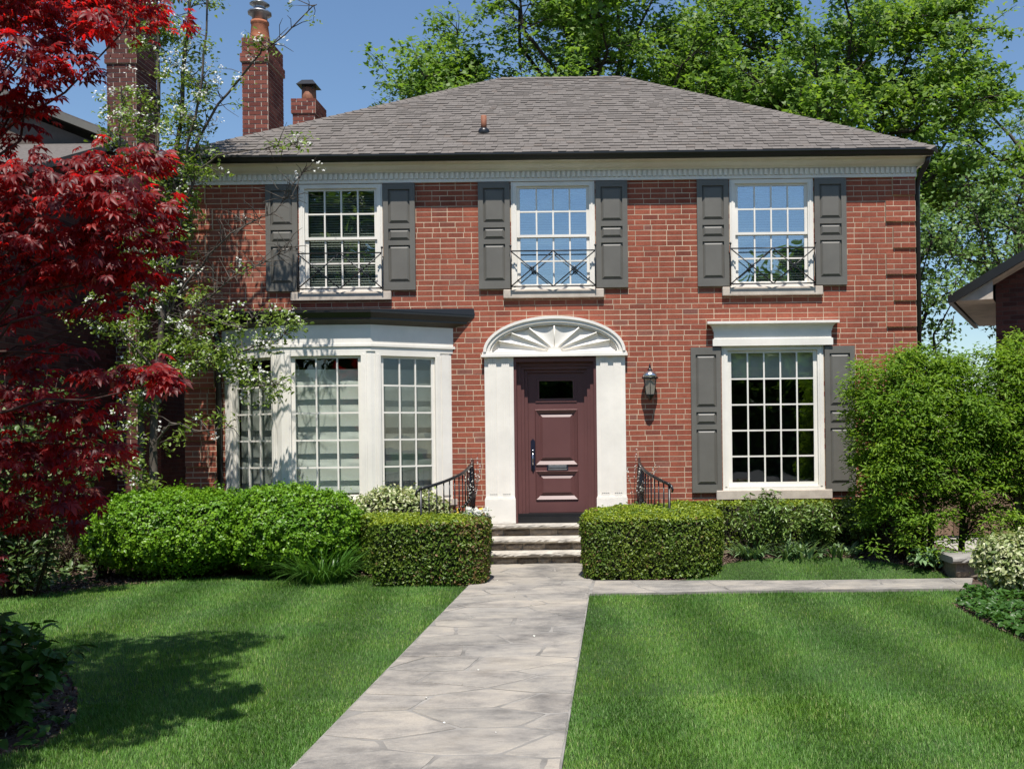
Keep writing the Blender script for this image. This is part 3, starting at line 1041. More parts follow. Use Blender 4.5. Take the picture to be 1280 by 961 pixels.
# --- sash windows
def window(cx, cy, rz, z0, z1, hw, cols, rows, glass, casing, split=True, mb_depth=0.07, label=None, name="window", gz=None, parent=None, sash_w=0.055):
    """built in a local frame: x along the wall, y into it, origin at the middle of the sill line; returns the window part"""
    f = MB()
    y0, y1 = -0.012, mb_depth
    c = casing
    f.box(-hw, -hw + c, y0, y1 + 0.03, z0, z1)
    f.box(hw - c, hw, y0, y1 + 0.03, z0, z1)
    f.box(-hw + c, hw - c, y0, y1 + 0.03, z1 - c * 0.75, z1)
    f.box(-hw + c, hw - c, y0 - 0.012, y1 + 0.03, z0, z0 + 0.05)
    f.box(-hw + c * 0.35, -hw + c * 0.7, y0 - 0.008, y0, z0 + 0.05, z1 - c * 0.5)
    f.box(hw - c * 0.7, hw - c * 0.35, y0 - 0.008, y0, z0 + 0.05, z1 - c * 0.5)
    wobj = link(name, f.mesh(name), M['trim'], parent or house)
    wobj.location = Vector((cx, cy, 0)) - OFF
    wobj.rotation_euler = (0, 0, rz)
    gx0, gx1 = -hw + c, hw - c
    ga, gb = z0 + 0.05, z1 - c * 0.75
    sashes = [(ga, (ga + gb) / 2 + 0.012, 0.045, rows // 2), ((ga + gb) / 2 - 0.012, gb, 0.02, rows - rows // 2)] if split else [(ga, gb, 0.03, rows)]
    for (a, b, ys, rws) in sashes:
        s = MB()
        w_ = sash_w
        s.box(gx0, gx0 + w_, ys, ys + 0.035, a, b)
        s.box(gx1 - w_, gx1, ys, ys + 0.035, a, b)
        s.box(gx0 + w_, gx1 - w_, ys, ys + 0.035, a, a + w_ * (1.1 if not split else 0.8))
        s.box(gx0 + w_, gx1 - w_, ys, ys + 0.035, b - w_ * 0.7, b)
        s.build("sash", M['trim'], wobj)
        px0, px1 = gx0 + w_, gx1 - w_
        pz0, pz1 = a + w_ * (1.1 if not split else 0.8), b - w_ * 0.7
        mu = MB()
        t = 0.011
        for i in range(1, cols):
            x = px0 + (px1 - px0) * i / cols
            mu.box(x - t, x + t, ys + 0.002, ys + 0.03, pz0, pz1)
        for j in range(1, rws):
            zz = pz0 + (pz1 - pz0) * j / rws
            for i in range(cols):
                xa = px0 + (px1 - px0) * i / cols + (t if i else 0)
                xb = px0 + (px1 - px0) * (i + 1) / cols - (t if i < cols - 1 else 0)
                mu.box(xa, xb, ys + 0.003, ys + 0.029, zz - t, zz + t)
        mu.build("glazing_bar", M['trim'], wobj)
        dx, dz = (px1 - px0) / cols, (pz1 - pz0) / rws
        pm = MB(); pm.box(-dx / 2, dx / 2, 0, 0.004, -dz / 2, dz / 2)
        pme = pm.mesh("pane"); pme.materials.append(glass)
        for i in range(cols):
            for j in range(rws):
                po = bpy.data.objects.new("pane", pme)
                COL.objects.link(po)
                po.parent = wobj
                po.location = (px0 + dx * (i + 0.5), ys + 0.014, pz0 + dz * (j + 0.5))
                po.rotation_euler = (R(random.uniform(-0.25, 0.25)), 0, R(random.uniform(-0.25, 0.25)))
    return wobj

def pleated(x0, x1, z0, z1, y, wave, amp, n, wav_x=0.0):
    """hanging cloth with horizontal folds"""
    V, F = [], []
    nx = 14
    for j in range(n + 1):
        zz = z1 + (z0 - z1) * j / n
        for i in range(nx + 1):
            x = x0 + (x1 - x0) * i / nx
            ph = zz / wave + wav_x * (0.5 * math.sin(x * 7.0 + zz) + 0.35 * math.sin(x * 17))
            s = ph - math.floor(ph)
            d = amp * (s ** 3) if s < 0.85 else amp * (0.85 ** 3) * (1 - s) / 0.15
            V.append((x, y - d, zz))
    for j in range(n):
        for i in range(nx):
            a = j * (nx + 1) + i
            F.append((a, a + nx + 1, a + nx + 2, a + 1))
    m = MB(); m.add(V, F, True)
    return m

for x in WIN_X:
    wo = window(x, YF, 0, UZ0, UZ1, UHW, 4, 4, M['glass_sky'] if x > -2 else M['glass_tree'], 0.078, sash_w=0.045)
    sb = MB()
    zz = UZ0 + 0.1
    lim = UZ1 - 0.12
    while zz < lim:
        sb.add([(-0.48, 0.13, zz), (0.48, 0.13, zz), (0.48, 0.155, zz + 0.03), (-0.48, 0.155, zz + 0.03)], [(0, 1, 2, 3)])
        zz += 0.036
    sb.build("blind", M['slats'], wo)['kind'] = 'stuff'
gw = window(GX, YF, 0, GZ0, GZ1, GHW, 5, 5, M['glass_low'], 0.085, split=False, label=None)
pleated(-0.63, 0.63, 2.55, 2.93, 0.14, 0.4, 0.02, 8).build("blind", M['blind'], gw)

def sill(x, z1, hw, h=0.125):
    m = HB(); m.box(x - hw, x + hw, YF - 0.06, YF + 0.1, z1 - h, z1)
    return bevel(m.build("sill", M['stone_trim']), 0.008)
for x in WIN_X: sill(x, UZ0 - 0.001, 0.72)
sill(GX, GZ0 - 0.001, 0.83, 0.135)

# --- shutters
def shutter(x0, x1, z0, z1, fr):
    y = YF - 0.045
    m = HB()
    wd, H = x1 - x0, z1 - z0
    st = wd * 0.16
    cuts = [(z1 - H * a, z1 - H * b) for a, b in fr]       # (top, bottom) of the three panels
    m.box(x0, x0 + st, y, YF - 0.004, z0, z1)
    m.box(x1 - st, x1, y, YF - 0.004, z0, z1)
    edges = [z1] + [e for c in cuts for e in c] + [z0]
    for i in range(0, len(edges), 2):
        m.box(x0 + st, x1 - st, y + 0.001, YF - 0.004, edges[i + 1], edges[i])
    so_ = m.build("shutter", M['shutter'])
    for (t, b) in cuts:
        p = HB()
        p.quad((x0 + st, y + 0.024, b), (x1 - st, y + 0.024, b), (x1 - st, y + 0.024, t), (x0 + st, y + 0.024, t))
        ins = 0.034
        p.frustum(x0 + st + 0.008, x1 - st - 0.008, b + 0.008, t - 0.008, y + 0.0235, y + 0.002, ins)
        p.build("panel", M['shutter'], so_, OFF)
    return so_
for x in WIN_X:
    for sgn in (-1, 1):
        a = x + sgn * 0.615
        b = x + sgn * 1.07
        shutter(min(a, b), max(a, b), UZ0 + 0.015, UZ1 - 0.005, ((0.055, 0.375), (0.425, 0.535), (0.58, 0.925)))
for sgn in (-1, 1):
    a, b = GX + sgn * 0.745, GX + sgn * 1.175
    shutter(min(a, b), max(a, b), 0.92, 3.0, ((0.05, 0.41), (0.445, 0.53), (0.565, 0.945)))

# --- iron guards before the upper windows
for x in WIN_X:
    g = HB()
    hw = 0.605
    y = YF - 0.10
    zb, zt = 3.895, 4.40
    r = 0.0088
    for s in (-1, 1):
        g.tube([(x + s * hw, y, zb - 0.03), (x + s * hw, y, zt + 0.06)], 0.009, 6)
        g.lathe([(0.0, 0), (0.016, 0.008), (0.018, 0.018), (0.010, 0.034), (0, 0.04)], (x + s * hw, y, zt + 0.055), 8)
        g.tube([(x + s * hw, y, zt - 0.05), (x + s * hw, YF, zt - 0.05)], 0.007, 6)
        g.tube([(x + s * hw, y, zb + 0.02), (x + s * hw, YF, zb + 0.02)], 0.007, 6)
    g.tube([(x - hw, y, zt), (x + hw, y, zt)], 0.0095, 6)
    g.tube([(x - hw, y, zb), (x + hw, y, zb)], 0.0095, 6)
    for (a, b) in ((x - hw, x), (x, x + hw)):
        g.tube([(a, y - 0.003, zt), (b, y - 0.003, zb)], r, 6)
        g.tube([(a, y + 0.003, zb), (b, y + 0.003, zt)], r, 6)
        c = ((a + b) / 2, y - 0.014, (zt + zb) / 2)
        for k in range(8):
            t = k * PI / 4
            g.add([(c[0] + 0.035 * math.cos(t + dt) * q, c[1] - (0.006 if q < 1 else 0), c[2] + 0.035 * math.sin(t + dt) * q) for dt, q in ((-0.35, 0.9), (0, 1.15), (0.35, 0.9), (0, 0.2))], [(0, 1, 2, 3)])
    g.build("window_guard", M['black'])

# --- head over the ground floor window
e = HB()
zc0, zc1 = 3.015, 3.36
e.box(GX - 0.86, GX + 0.86, YF - 0.075, YF + 0.004, zc0, zc0 + 0.10)
e.box(GX - 0.84, GX + 0.84, YF - 0.055, YF + 0.003, zc0 + 0.10, zc0 + 0.205)
def crown(mb, x0, x1, z0, z1, y0, y1):
    """cove rising outwards from (y0,z0) to (y1,z1), mitred at both ends"""
    n = 6
    prof = [(y0 + (y1 - y0) * (1 - math.cos(t * PI / 2 / n)) * 0.9 + (0.1 * (y1 - y0) * t / n), z0 + (z1 - z0) * math.sin(t * PI / 2 / n) ** 0.9) for t in range(n + 1)]
    for i in range(n):
        (ya, za), (yb, zb) = prof[i], prof[i + 1]
        ea, eb = y0 - ya, y0 - yb
        mb.quad((x0 - ea, ya, za), (x1 + ea, ya, za), (x1 + eb, yb, zb), (x0 - eb, yb, zb))
        mb.quad((x0 - ea, YF, za), (x0 - ea, ya, za), (x0 - eb, yb, zb), (x0 - eb, YF, zb))
        mb.quad((x1 + ea, ya, za), (x1 + ea, YF, za), (x1 + eb, YF, zb), (x1 + eb, yb, zb))
crown(e, GX - 0.85, GX + 0.85, zc0 + 0.205, zc1 - 0.035, YF - 0.055, YF - 0.135)
e.box(GX - 0.94, GX + 0.94, YF - 0.145, YF + 0.002, zc1 - 0.035, zc1)
e.build("window_head", M['trim'])

# --- cornice
c = HB()
c.box(XL - 0.02, XR + 0.02, YF - 0.03, YF + 0.003, 5.412, 5.455)
c.box(XL - 0.015, XR + 0.015, YF - 0.022, YF + 0.003, 5.455, 5.575)
for (ya, za, yb, zb) in ((0.04, 5.553, 0.055, 5.57), (0.055, 5.57, 0.10, 5.585), (0.10, 5.585, 0.145, 5.615), (0.145, 5.615, 0.165, 5.65)):
    c.quad((XL - ya, YF - ya, za), (XR + ya, YF - ya, za), (XR + yb, YF - yb, zb), (XL - yb, YF - yb, zb))
    c.quad((XR + ya, YF - ya, za), (XR + ya, YF + HD, za), (XR + yb, YF + HD, zb), (XR + yb, YF - yb, zb))
    c.quad((XL - ya, YF + HD, za), (XL - ya, YF - ya, za), (XL - yb, YF - yb, zb), (XL - yb, YF + HD, zb))
c.quad((XL - 0.165, YF - 0.26, 5.65), (XR + 0.165, YF - 0.26, 5.65), (XR + 0.165, YF + 0.0, 5.651), (XL - 0.165, YF + 0.0, 5.651))
c.box(XR, XR + 0.02, YF - 0.02, YF + HD, 5.412, 5.57)
c.box(XL - 0.02, XL, YF - 0.02, YF + HD, 5.412, 5.57)
cornice = c.build("cornice", M['trim'])
d = HB()
xx = XL + 0.02
while xx < XR - 0.03:
    d.box(xx, xx + 0.042, YF - 0.046, YF - 0.022, 5.462, 5.548, True)
    xx += 0.0725
do = d.build("dentil", M['trim'], cornice, OFF); do['kind'] = 'stuff'

# --- gutter and downspouts
g = HB()
EO, ES = 0.30, 0.19             # eaves: front and side overhang
prof = [(0.17, 5.655), (0.27, 5.655), (0.285, 5.675), (0.30, 5.71), (0.315, 5.725), (0.315, 5.745), (0.29, 5.745), (0.17, 5.735)]
n = len(prof)
vs = [(XL - ES, YF - a, b) for a, b in prof] + [(XR + ES, YF - a, b) for a, b in prof]
g.add(vs, [(i, n + i, n + (i + 1) % n, (i + 1) % n) for i in range(n)] + [tuple(range(n)), tuple(range(2 * n - 1, n - 1, -1))])
for sx in (-1, 1):
    X = XR if sx > 0 else XL
    g.box(min(X + sx * 0.165, X + sx * ES), max(X + sx * 0.165, X + sx * ES), YF - 0.165, YF + HD + 0.2, 5.655, 5.742)
g.build("gutter", M['gutter'])
dn = HB()
dn.tube([(XR + 0.14, YF - 0.2, 5.66), (XR + 0.13, YF - 0.17, 5.58), (XR + 0.055, YF + 0.02, 5.38), (XR + 0.05, YF + 0.05, 5.25), (XR + 0.05, YF + 0.05, 0.1)], 0.038, 8)
for zz in (4.6, 2.9, 1.2): dn.box(XR - 0.002, XR + 0.09, YF + 0.03, YF + 0.07, zz, zz + 0.03)
dn.build("downspout", M['gutter'])
dn = HB()
dn.tube([(BX - 1.76, YF - 0.06, 3.38), (BX - 1.70, YF - 0.05, 3.2), (BX - 1.69, YF - 0.05, 0.05)], 0.042, 8)
dn.build("downspout", M['gutter'])

# --- roof
EZ = 5.745
ex0, ex1, ey0, ey1 = XL - ES - 0.02, XR + ES + 0.02, YF - EO, YF + HD + EO
ym = (ey0 + ey1) / 2
RZ = 8.36
half = (ey1 - ey0) / 2
rx0, rx1 = ex0 + half, ex1 - half
rfm = HB()
A_, B_, C_, D_ = (ex0, ey0, EZ), (ex1, ey0, EZ), (ex1, ey1, EZ), (ex0, ey1, EZ)
E_, F_ = (rx0, ym, RZ), (rx1, ym, RZ)
rfm.add([A_, B_, C_, D_, E_, F_], [(0, 1, 5, 4), (1, 2, 5), (2, 3, 4, 5), (3, 0, 4), (3, 2, 1, 0)])
roof = rfm.build("roof", M['shingle_base'])
rise = RZ - EZ
SL = math.hypot(rise, half)
ux, uz = half / SL, rise / SL          # up the slope
def slope_pt(x, s, h): return (x, ey0 + s * ux - h * uz, EZ + s * uz + h * ux)
ROWS = 35
EXP = SL / ROWS
sh_all = []
rs = random.Random(11)
for r in range(ROWS):
    s0 = r * EXP
    s1 = s0 + EXP * 1.12
    xl, xr = ex0 + (s0 / SL) * half, ex1 - (s0 / SL) * half
    x = xl - rs.uniform(0, 0.15)
    while x < xr:
        wd = rs.uniform(0.075, 0.165)
        a, b = max(x, xl), min(x + wd, xr)
        if b - a > 0.03:
            thick = rs.choice((0.006, 0.007, 0.013, 0.014, 0.015))
            sh_all.append((a, b - 0.0025, s0 + rs.uniform(-0.004, 0.004), s1, thick, r))
        x += wd
def shingle_geo(a, b, s0, s1, th, r):
    il = max(0.0, (ex0 + (s1 / SL) * half) - a); ir = max(0.0, b - (ex1 - (s1 / SL) * half))
    s1 = min(s1, SL)
    lo, hi = 0.003, 0.002
    vs = [slope_pt(a, s0, lo), slope_pt(b, s0, lo), slope_pt(b, s0, lo + th), slope_pt(a, s0, lo + th),
          slope_pt(min(a + il, b), s1, hi + th * 0.2), slope_pt(max(b - ir, a), s1, hi + th * 0.2)]
    fs = [(0, 1, 2, 3), (3, 2, 5, 4), (0, 3, 4), (1, 5, 2)]
    return vs, fs
big = sorted(sh_all, key=lambda q: (q[5], abs((q[0] + q[1]) / 2 - 0.3)))
sel = [q for q in big if q[5] < 9 and q[1] - q[0] > 0.11 and -4.6 < q[0] < 4.3][:300]
ss = set(sel)
sr = HB()
for q in sh_all:
    if q in ss: continue
    sr.add(*shingle_geo(*q))
so_ = sr.build("shingle", M['shingle'], roof, OFF); so_['kind'] = 'stuff'
for q in sel:
    vs, fs = shingle_geo(*q)
    m = HB(); m.add(vs, fs)
    m.build("shingle", M['shingle'], roof, OFF)
cap = HB()
def caps(p, q):
    p, q = Vector(p), Vector(q)
    L = (q - p).length
    d_ = (q - p) / L
    side = d_.cross(Vector((0, 0, 1))).normalized()
    up = side.cross(d_).normalized()
    m = int(L / 0.15)
    for i in range(m):
        a = p + d_ * (L * i / m); b = p + d_ * (L * (i + 1.15) / m)
        h = 0.03
        vs = [a + side * 0.12 - up * 0.045, a + up * h, a - side * 0.12 - up * 0.045, b + side * 0.12 - up * 0.05, b + up * (h - 0.012), b - side * 0.12 - up * 0.05]
        cap.add(vs, [(0, 1, 4, 3), (1, 2, 5, 4), (0, 2, 1)])
caps(A_, E_); caps(B_, F_); caps(C_, F_); caps(D_, E_); caps(E_, F_)
cp = cap.build("ridge_cap", M['shingle'], roof, OFF); cp['kind'] = 'stuff'
# plumbing vent
vx, vs_ = -1.85, 0
vp = P(605, 168, ey0 + 0.22 * half)
s_v = (vp.y - ey0) / ux
base = Vector(slope_pt(vp.x, s_v, 0.01))
v = HB()
v.lathe([(0.085, -0.08), (0.085, 0.02), (0.07, 0.05), (0.055, 0.06), (0, 0.06)], base, 12)
vo = v.build("vent_collar", M['black'], roof, OFF)
v = HB(); v.lathe([(0.043, 0.0), (0.043, 0.25), (0.036, 0.25), (0.036, 0.2), (0, 0.2)], base, 12)
v.build("vent_pipe", M['copper'], roof, OFF)

# --- chimneys
def brick_stack(mb, x0, x1, y0, y1, z0, z1, bl=0.215, bh=0.075):
    z = z0; k = 0
    while z < z1 - 0.02:
        for (fx, a0, a1) in (('f', x0, x1), ('r', y0, y1), ('l', y0, y1)):
            a = a0 - (bl / 2 if k % 2 else 0) * 1.0
            while a < a1:
                p, q = max(a, a0) + 0.007, min(a + bl, a1) - 0.007
                if q - p > 0.03:
                    if fx == 'f': mb.box(p, q, y0 - 0.004, y0 + 0.03, z + 0.007, z + bh - 0.007, True)
                    elif fx == 'r': mb.box(x1 - 0.03, x1 + 0.004, p, q, z + 0.007, z + bh - 0.007)
                    else: mb.box(x0 - 0.004, x0 + 0.03, p, q, z + 0.007, z + bh - 0.007)
                a += bl
        z += bh; k += 1

def chimney(parent, org, x0, x1, y0, y1, z0, z1, band, name="chimney", bmat=None, mort=None):
    m = HB()
    m.box(x0 + 0.003, x1 - 0.003, y0 + 0.003, y1 - 0.003, z0, z1 - 0.01)
    if band: m.box(x0 - 0.022, x1 + 0.022, y0 - 0.022, y1 + 0.022, band[0], band[1] - 0.004)
    def bld(mb, nm, mat, par):
        mb.v = [tuple(Vector(p) - org) for p in mb.v]
        return link(nm, mb.mesh(nm), mat, par)
    ch = bld(m, name, mort or M['mortar_pale'], parent)
    b = MB()
    if band:
        brick_stack(b, x0, x1, y0, y1, z0, band[0])
        brick_stack(b, x0 - 0.025, x1 + 0.025, y0 - 0.025, y1 + 0.025, band[0], band[1])
        brick_stack(b, x0, x1, y0, y1, band[1], z1)
    else:
        brick_stack(b, x0, x1, y0, y1, z0, z1)
    bo = bld(b, "brick", bmat or M['brick_stack'], ch); bo['kind'] = 'stuff'
    return ch, bld
ch, bld = chimney(house, OFF, -6.24, -5.80, 17.1, 17.9, 0.0, 8.58, (8.18, 8.30))
p = MB(); p.lathe([(0.17, -0.05), (0.165, 0.12), (0.14, 0.34), (0.155, 0.36), (0.155, 0.40), (0.12, 0.40), (0.11, 0.2), (0, 0.2)], (-6.03, 17.4, 8.58), 14)
bld(p, "chimney_pot", M['terracotta'], ch)
p = MB(); p.lathe([(0.13, 0.40), (0.13, 0.52), (0.20, 0.53), (0.20, 0.56), (0.10, 0.6), (0.10, 0.68), (0.17, 0.70), (0.05, 0.78), (0, 0.78)], (-6.03, 17.4, 8.58), 12)
bld(p, "chimney_cowl", M['metal'], ch)
ch, bld = chimney(house, OFF, -6.30, -5.86, 20.0, 20.7, 0.0, 8.50, (8.24, 8.50))
p = MB(); p.lathe([(0.15, -0.05), (0.14, 0.33), (0.12, 0.33), (0.12, 0.1), (0, 0.1)], (-6.06, 20.3, 8.50), 14)
bld(p, "chimney_pot", M['copper'], ch)
p = MB(); p.prism([(-6.26, 20.1), (-5.86, 20.1), (-5.86, 20.5), (-6.26, 20.5)], 8.87, 8.98, [(-6.17, 20.19), (-5.95, 20.19), (-5.95, 20.41), (-6.17, 20.41)])
for sx in (-1, 1):
    for sy in (-1, 1): p.box(-6.06 + sx * 0.1 - 0.01, -6.06 + sx * 0.1 + 0.01, 20.3 + sy * 0.1 - 0.01, 20.3 + sy * 0.1 + 0.01, 8.80, 8.87)
bld(p, "chimney_cap", M['black'], ch)

# --- bay window
def bay_poly(o):
    """bay plan pushed outwards by o, counter-clockwise, closed along the wall"""
    L = math.hypot(BB[0] - BA[0], BB[1] - BA[1])
    nx, ny = (BB[1] - BA[1]) / L, -(BB[0] - BA[0]) / L      # outward normal of the left splay
    if ny > 0: nx, ny = -nx, -ny
    fy = BB[1] - o
    t = (1 + ny) / nx * -1.0
    bx = BB[0] - o * (1 + ny) / -nx if abs(nx) > 1e-6 else BB[0]
    # left splay: points q with (q-BA).n = o ; front: y = fy
    def on_splay(y): return BA[0] + (o - (y - BA[1]) * ny) / nx
    lx_w, lx_f = on_splay(YF), on_splay(fy)
    return [(lx_w, YF), (lx_f, fy), (2 * BX - lx_f, fy), (2 * BX - lx_w, YF)]
bw = HB()
bw.prism(bay_poly(0.035), 0.79, 0.875)
bw_o = bw.build("bay_window", M['stone_trim'])
m = HB(); m.prism(bay_poly(-0.01), 0.0, 0.79); m.build("bay_base", M['mortar'], bw_o, OFF)
bb = MB()
for (p0, p1) in ((BA, BB), (BB, BC), (BC, BDp)):
    ang = math.atan2(p1[1] - p0[1], p1[0] - p0[0]); L = math.hypot(p1[0] - p0[0], p1[1] - p0[1])
    z = 0.02; k = 0
    while z < 0.74:
        a = -(BLk / 2 if k % 2 else 0)
        while a < L:
            s, t_ = max(a, 0) + 0.005, min(a + BLk, L) - 0.005
            if t_ - s > 0.03:
                tmp = MB(); tmp.box(s, t_, -0.0, 0.02, z, z + BH)
                bb.add([(p0[0] + vx_ * math.cos(ang) - vy_ * math.sin(ang) - OFF.x, p0[1] + vx_ * math.sin(ang) + vy_ * math.cos(ang) - OFF.y, vz_) for vx_, vy_, vz_ in tmp.v], tmp.f)
            a += BLk
        z += BP; k += 1
bo = bb.build("brick", M['brick'], bw_o); bo['kind'] = 'stuff'
m = HB()
m.prism(bay_poly(0.012), 2.955, 3.02)
m.prism(bay_poly(0.03), 3.02, 3.055)
m.prism(bay_poly(0.016), 3.055, 3.32)
m.build("bay_frieze", M['trim'], bw_o, OFF)
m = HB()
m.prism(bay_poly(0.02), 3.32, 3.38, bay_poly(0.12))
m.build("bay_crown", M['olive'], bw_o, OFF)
m = HB()
m.prism(bay_poly(0.12), 3.38, 3.405)
m.prism(bay_poly(0.125), 3.405, 3.47, bay_poly(0.17))
m.prism(bay_poly(0.175), 3.47, 3.505)
m.build("bay_gutter", M['gutter'], bw_o, OFF)
m = HB()
rp = bay_poly(0.18)
rt = [(rp[0][0] + 0.30, YF), (rp[1][0] + 0.25, YF - 0.12), (rp[2][0] - 0.25, YF - 0.12), (rp[3][0] - 0.30, YF)]
m.prism(rp, 3.506, 3.60, [(rp[0][0] + 0.02, YF), (rt[1][0], rt[1][1]), (rt[2][0], rt[2][1]), (rp[3][0] - 0.02, YF)])
m.build("bay_roof", M['gutter'], bw_o, OFF)
M['sheer'] = paint("gray_sheer_shade", (0.20, 0.205, 0.195), 0.9, 0.2, 3.0, 0.1)  # right bay panel: its weaker light is put into the cloth colour
M['sheer2'] = paint("pale_sheer_shade", (0.36, 0.36, 0.34), 0.9, 0.15, 3.0, 0.1)  # left bay panel: less darkened, weaker light again in the cloth colour
def bay_panel(p0, p1, w0, w1, cols, fabric):
    ang = math.atan2(p1[1] - p0[1], p1[0] - p0[0])
    L = math.hypot(p1[0] - p0[0], p1[1] - p0[1])
    hw = L / 2 - (w0 + w1) / 2
    cx = p0[0] + math.cos(ang) * (w0 + hw); cy = p0[1] + math.sin(ang) * (w0 + hw)
    wo = window(cx, cy, ang, 0.876, 2.954, hw, 3, 5, M['glass_bay'], 0.075, split=False, sash_w=0.05, mb_depth=0.08)
    # solid posts at both sides
    q = MB()
    q.box(-hw - w0, -hw, 0.0, 0.12, 0.876, 2.954)
    q.box(hw, hw + w1, 0.0, 0.12, 0.876, 2.954)
    if w0 > 0.13: q.box(-hw - w0 + 0.03, -hw - 0.02, -0.014, 0.0, 0.93, 2.93)
    if w1 > 0.13: q.box(hw + 0.02, hw + w1 - 0.03, -0.014, 0.0, 0.93, 2.93)
    q.build("post", M['trim'], wo)
    bl = pleated(-hw + 0.06, hw - 0.06, 1.0, 2.72, 0.15, 0.36, 0.016, 90, 0.22)
    bl.build("roman_shade", M[fabric], wo)
    return wo
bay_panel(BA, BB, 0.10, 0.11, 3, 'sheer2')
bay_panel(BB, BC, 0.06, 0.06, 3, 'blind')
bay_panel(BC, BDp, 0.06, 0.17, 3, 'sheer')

# --- front door with its surround
YD = YF + 0.19
fr = HB()
fr.box(DX - 0.62, DX - 0.555, YF - 0.03, YD + 0.05, 0.515, 2.88)
fr.box(DX + 0.555, DX + 0.62, YF - 0.03, YD + 0.05, 0.515, 2.88)
fr.box(DX - 0.555, DX + 0.555, YF - 0.03, YD + 0.05, 2.825, 2.88)
for (a, b, y) in ((0.50, 0.555, YF + 0.07), (0.455, 0.50, YF + 0.10), (0.41, 0.455, YF + 0.15)):
    fr.box(DX - b, DX - a, y, YD + 0.06, 0.60, 2.825 - (0.555 - b))
    fr.box(DX + a, DX + b, y, YD + 0.06, 0.60, 2.825 - (0.555 - b))
    fr.box(DX - a, DX + a, y + 0.001, YD + 0.06, 2.825 - (0.555 - a), 2.825 - (0.555 - b))
dframe = fr.build("door_frame", M['door'])
th = HB()
th.box(DX - 0.555, DX + 0.555, YF + 0.0, YD + 0.06, 0.515, 0.60)
th.box(DX - 0.555, DX + 0.555, YF + 0.04, YD + 0.06, 0.60, 0.645)
th.build("threshold", M['black'])
ds = HB()
dx0, dx1, dz0, dz1 = DX - 0.409, DX + 0.409, 0.65, 2.678
def dz(v): return EYE - (v - CY) / 85.9 + 0.011
gl = (DX - 0.245, DX + 0.245, dz(498), dz(476))
ds.box(dx0, gl[0], YD, YD + 0.045, gl[2], gl[3])
ds.box(gl[1], dx1, YD, YD + 0.045, gl[2], gl[3])
ds.box(dx0, dx1, YD, YD + 0.045, gl[3], dz1)
panels = [(dz(580.5), dz(512.5)), (dz(624), dz(589))]
pw = 0.30
zcuts = [dz0] + [q for p_ in sorted(panels) for q in p_] + [gl[2]]
for i in range(0, len(zcuts), 2):
    ds.box(dx0, dx1, YD, YD + 0.045, zcuts[i], zcuts[i + 1])
for (a, b) in panels:
    ds.box(dx0, DX - pw, YD, YD + 0.045, a, b)
    ds.box(DX + pw, dx1, YD, YD + 0.045, a, b)
door = ds.build("door", M['door'])
for (a, b) in panels:
    q = HB()
    q.quad((DX - pw, YD + 0.022, a), (DX + pw, YD + 0.022, a), (DX + pw, YD + 0.022, b), (DX - pw, YD + 0.022, b))
    # bolection moulding round the field, then the raised field
    i1 = 0.052
    for (xa, xb, za, zb) in ((DX - pw, DX + pw, a, b),):
        O = [(xa, YD - 0.018, za), (xb, YD - 0.018, za), (xb, YD - 0.018, zb), (xa, YD - 0.018, zb)]
        O2 = [(xa - 0.012, YD, za - 0.012), (xb + 0.012, YD, za - 0.012), (xb + 0.012, YD, zb + 0.012), (xa - 0.012, YD, zb + 0.012)]
        I = [(xa + i1, YD + 0.02, za + i1), (xb - i1, YD + 0.02, za + i1), (xb - i1, YD + 0.02, zb - i1), (xa + i1, YD + 0.02, zb - i1)]
        q.add(O + O2 + I, [(k, (k + 1) % 4, 8 + (k + 1) % 4, 8 + k) for k in range(4)] + [(4 + k, 4 + (k + 1) % 4, (k + 1) % 4, k) for k in range(4)])
    q.frustum(DX - pw + i1 + 0.004, DX + pw - i1 - 0.004, a + i1 + 0.004, b - i1 - 0.004, YD + 0.021, YD - 0.004, 0.045)
    q.build("panel", M['door'], door, OFF)
q = HB()
for (k, y, t) in ((0.055, YD - 0.012, 0.02), (0.03, YD - 0.006, 0.03)):
    q.box(gl[0] - k, gl[1] + k, y, YD - 0.0005, gl[3] + k - t, gl[3] + k)
    q.box(gl[0] - k, gl[1] + k, y, YD - 0.0005, gl[2] - k, gl[2] - k + t)
    q.box(gl[0] - k, gl[0] - k + t, y, YD - 0.0005, gl[2] - k + t, gl[3] + k - t)
    q.box(gl[1] + k - t, gl[1] + k, y, YD - 0.0005, gl[2] - k + t, gl[3] + k - t)
q.build("window_frame", M['door'], door, OFF)
q = HB(); q.box(gl[0], gl[1], YD + 0.02, YD + 0.026, gl[2], gl[3]); q.build("pane", M['glass_low'], door, OFF)
q = HB()                      # mail slot
mx0, mx1, mz0, mz1 = DX - 0.145, DX + 0.165, dz(588), dz(580.2)
q.box(mx0, mx1, YD - 0.012, YD - 0.001, mz0, mz1)
q.build("mail_slot", M['navy'], door, OFF)
q = HB(); q.frustum(mx0 + 0.018, mx1 - 0.018, mz0 + 0.032, mz1 - 0.006, YD - 0.012, YD - 0.024, 0.008)
q.frustum(mx0 + 0.018, mx1 - 0.018, mz0 + 0.004, mz0 + 0.024, YD - 0.012, YD - 0.02, 0.006)
q.build("mail_flap", M['metal'], door, OFF)
q = HB()                      # handle plate
hx = DX - 0.345
hz0, hz1 = dz(586), dz(551)
q.box(hx - 0.032, hx + 0.032, YD - 0.014, YD - 0.001, hz0, hz1)
q.add([(hx - 0.032, YD - 0.014, hz1), (hx + 0.032, YD - 0.014, hz1), (hx, YD - 0.014, hz1 + 0.035), (hx - 0.032, YD - 0.001, hz1), (hx + 0.032, YD - 0.001, hz1), (hx, YD - 0.001, hz1 + 0.035)], [(0, 1, 2), (1, 4, 5, 2), (3, 0, 2, 5)])
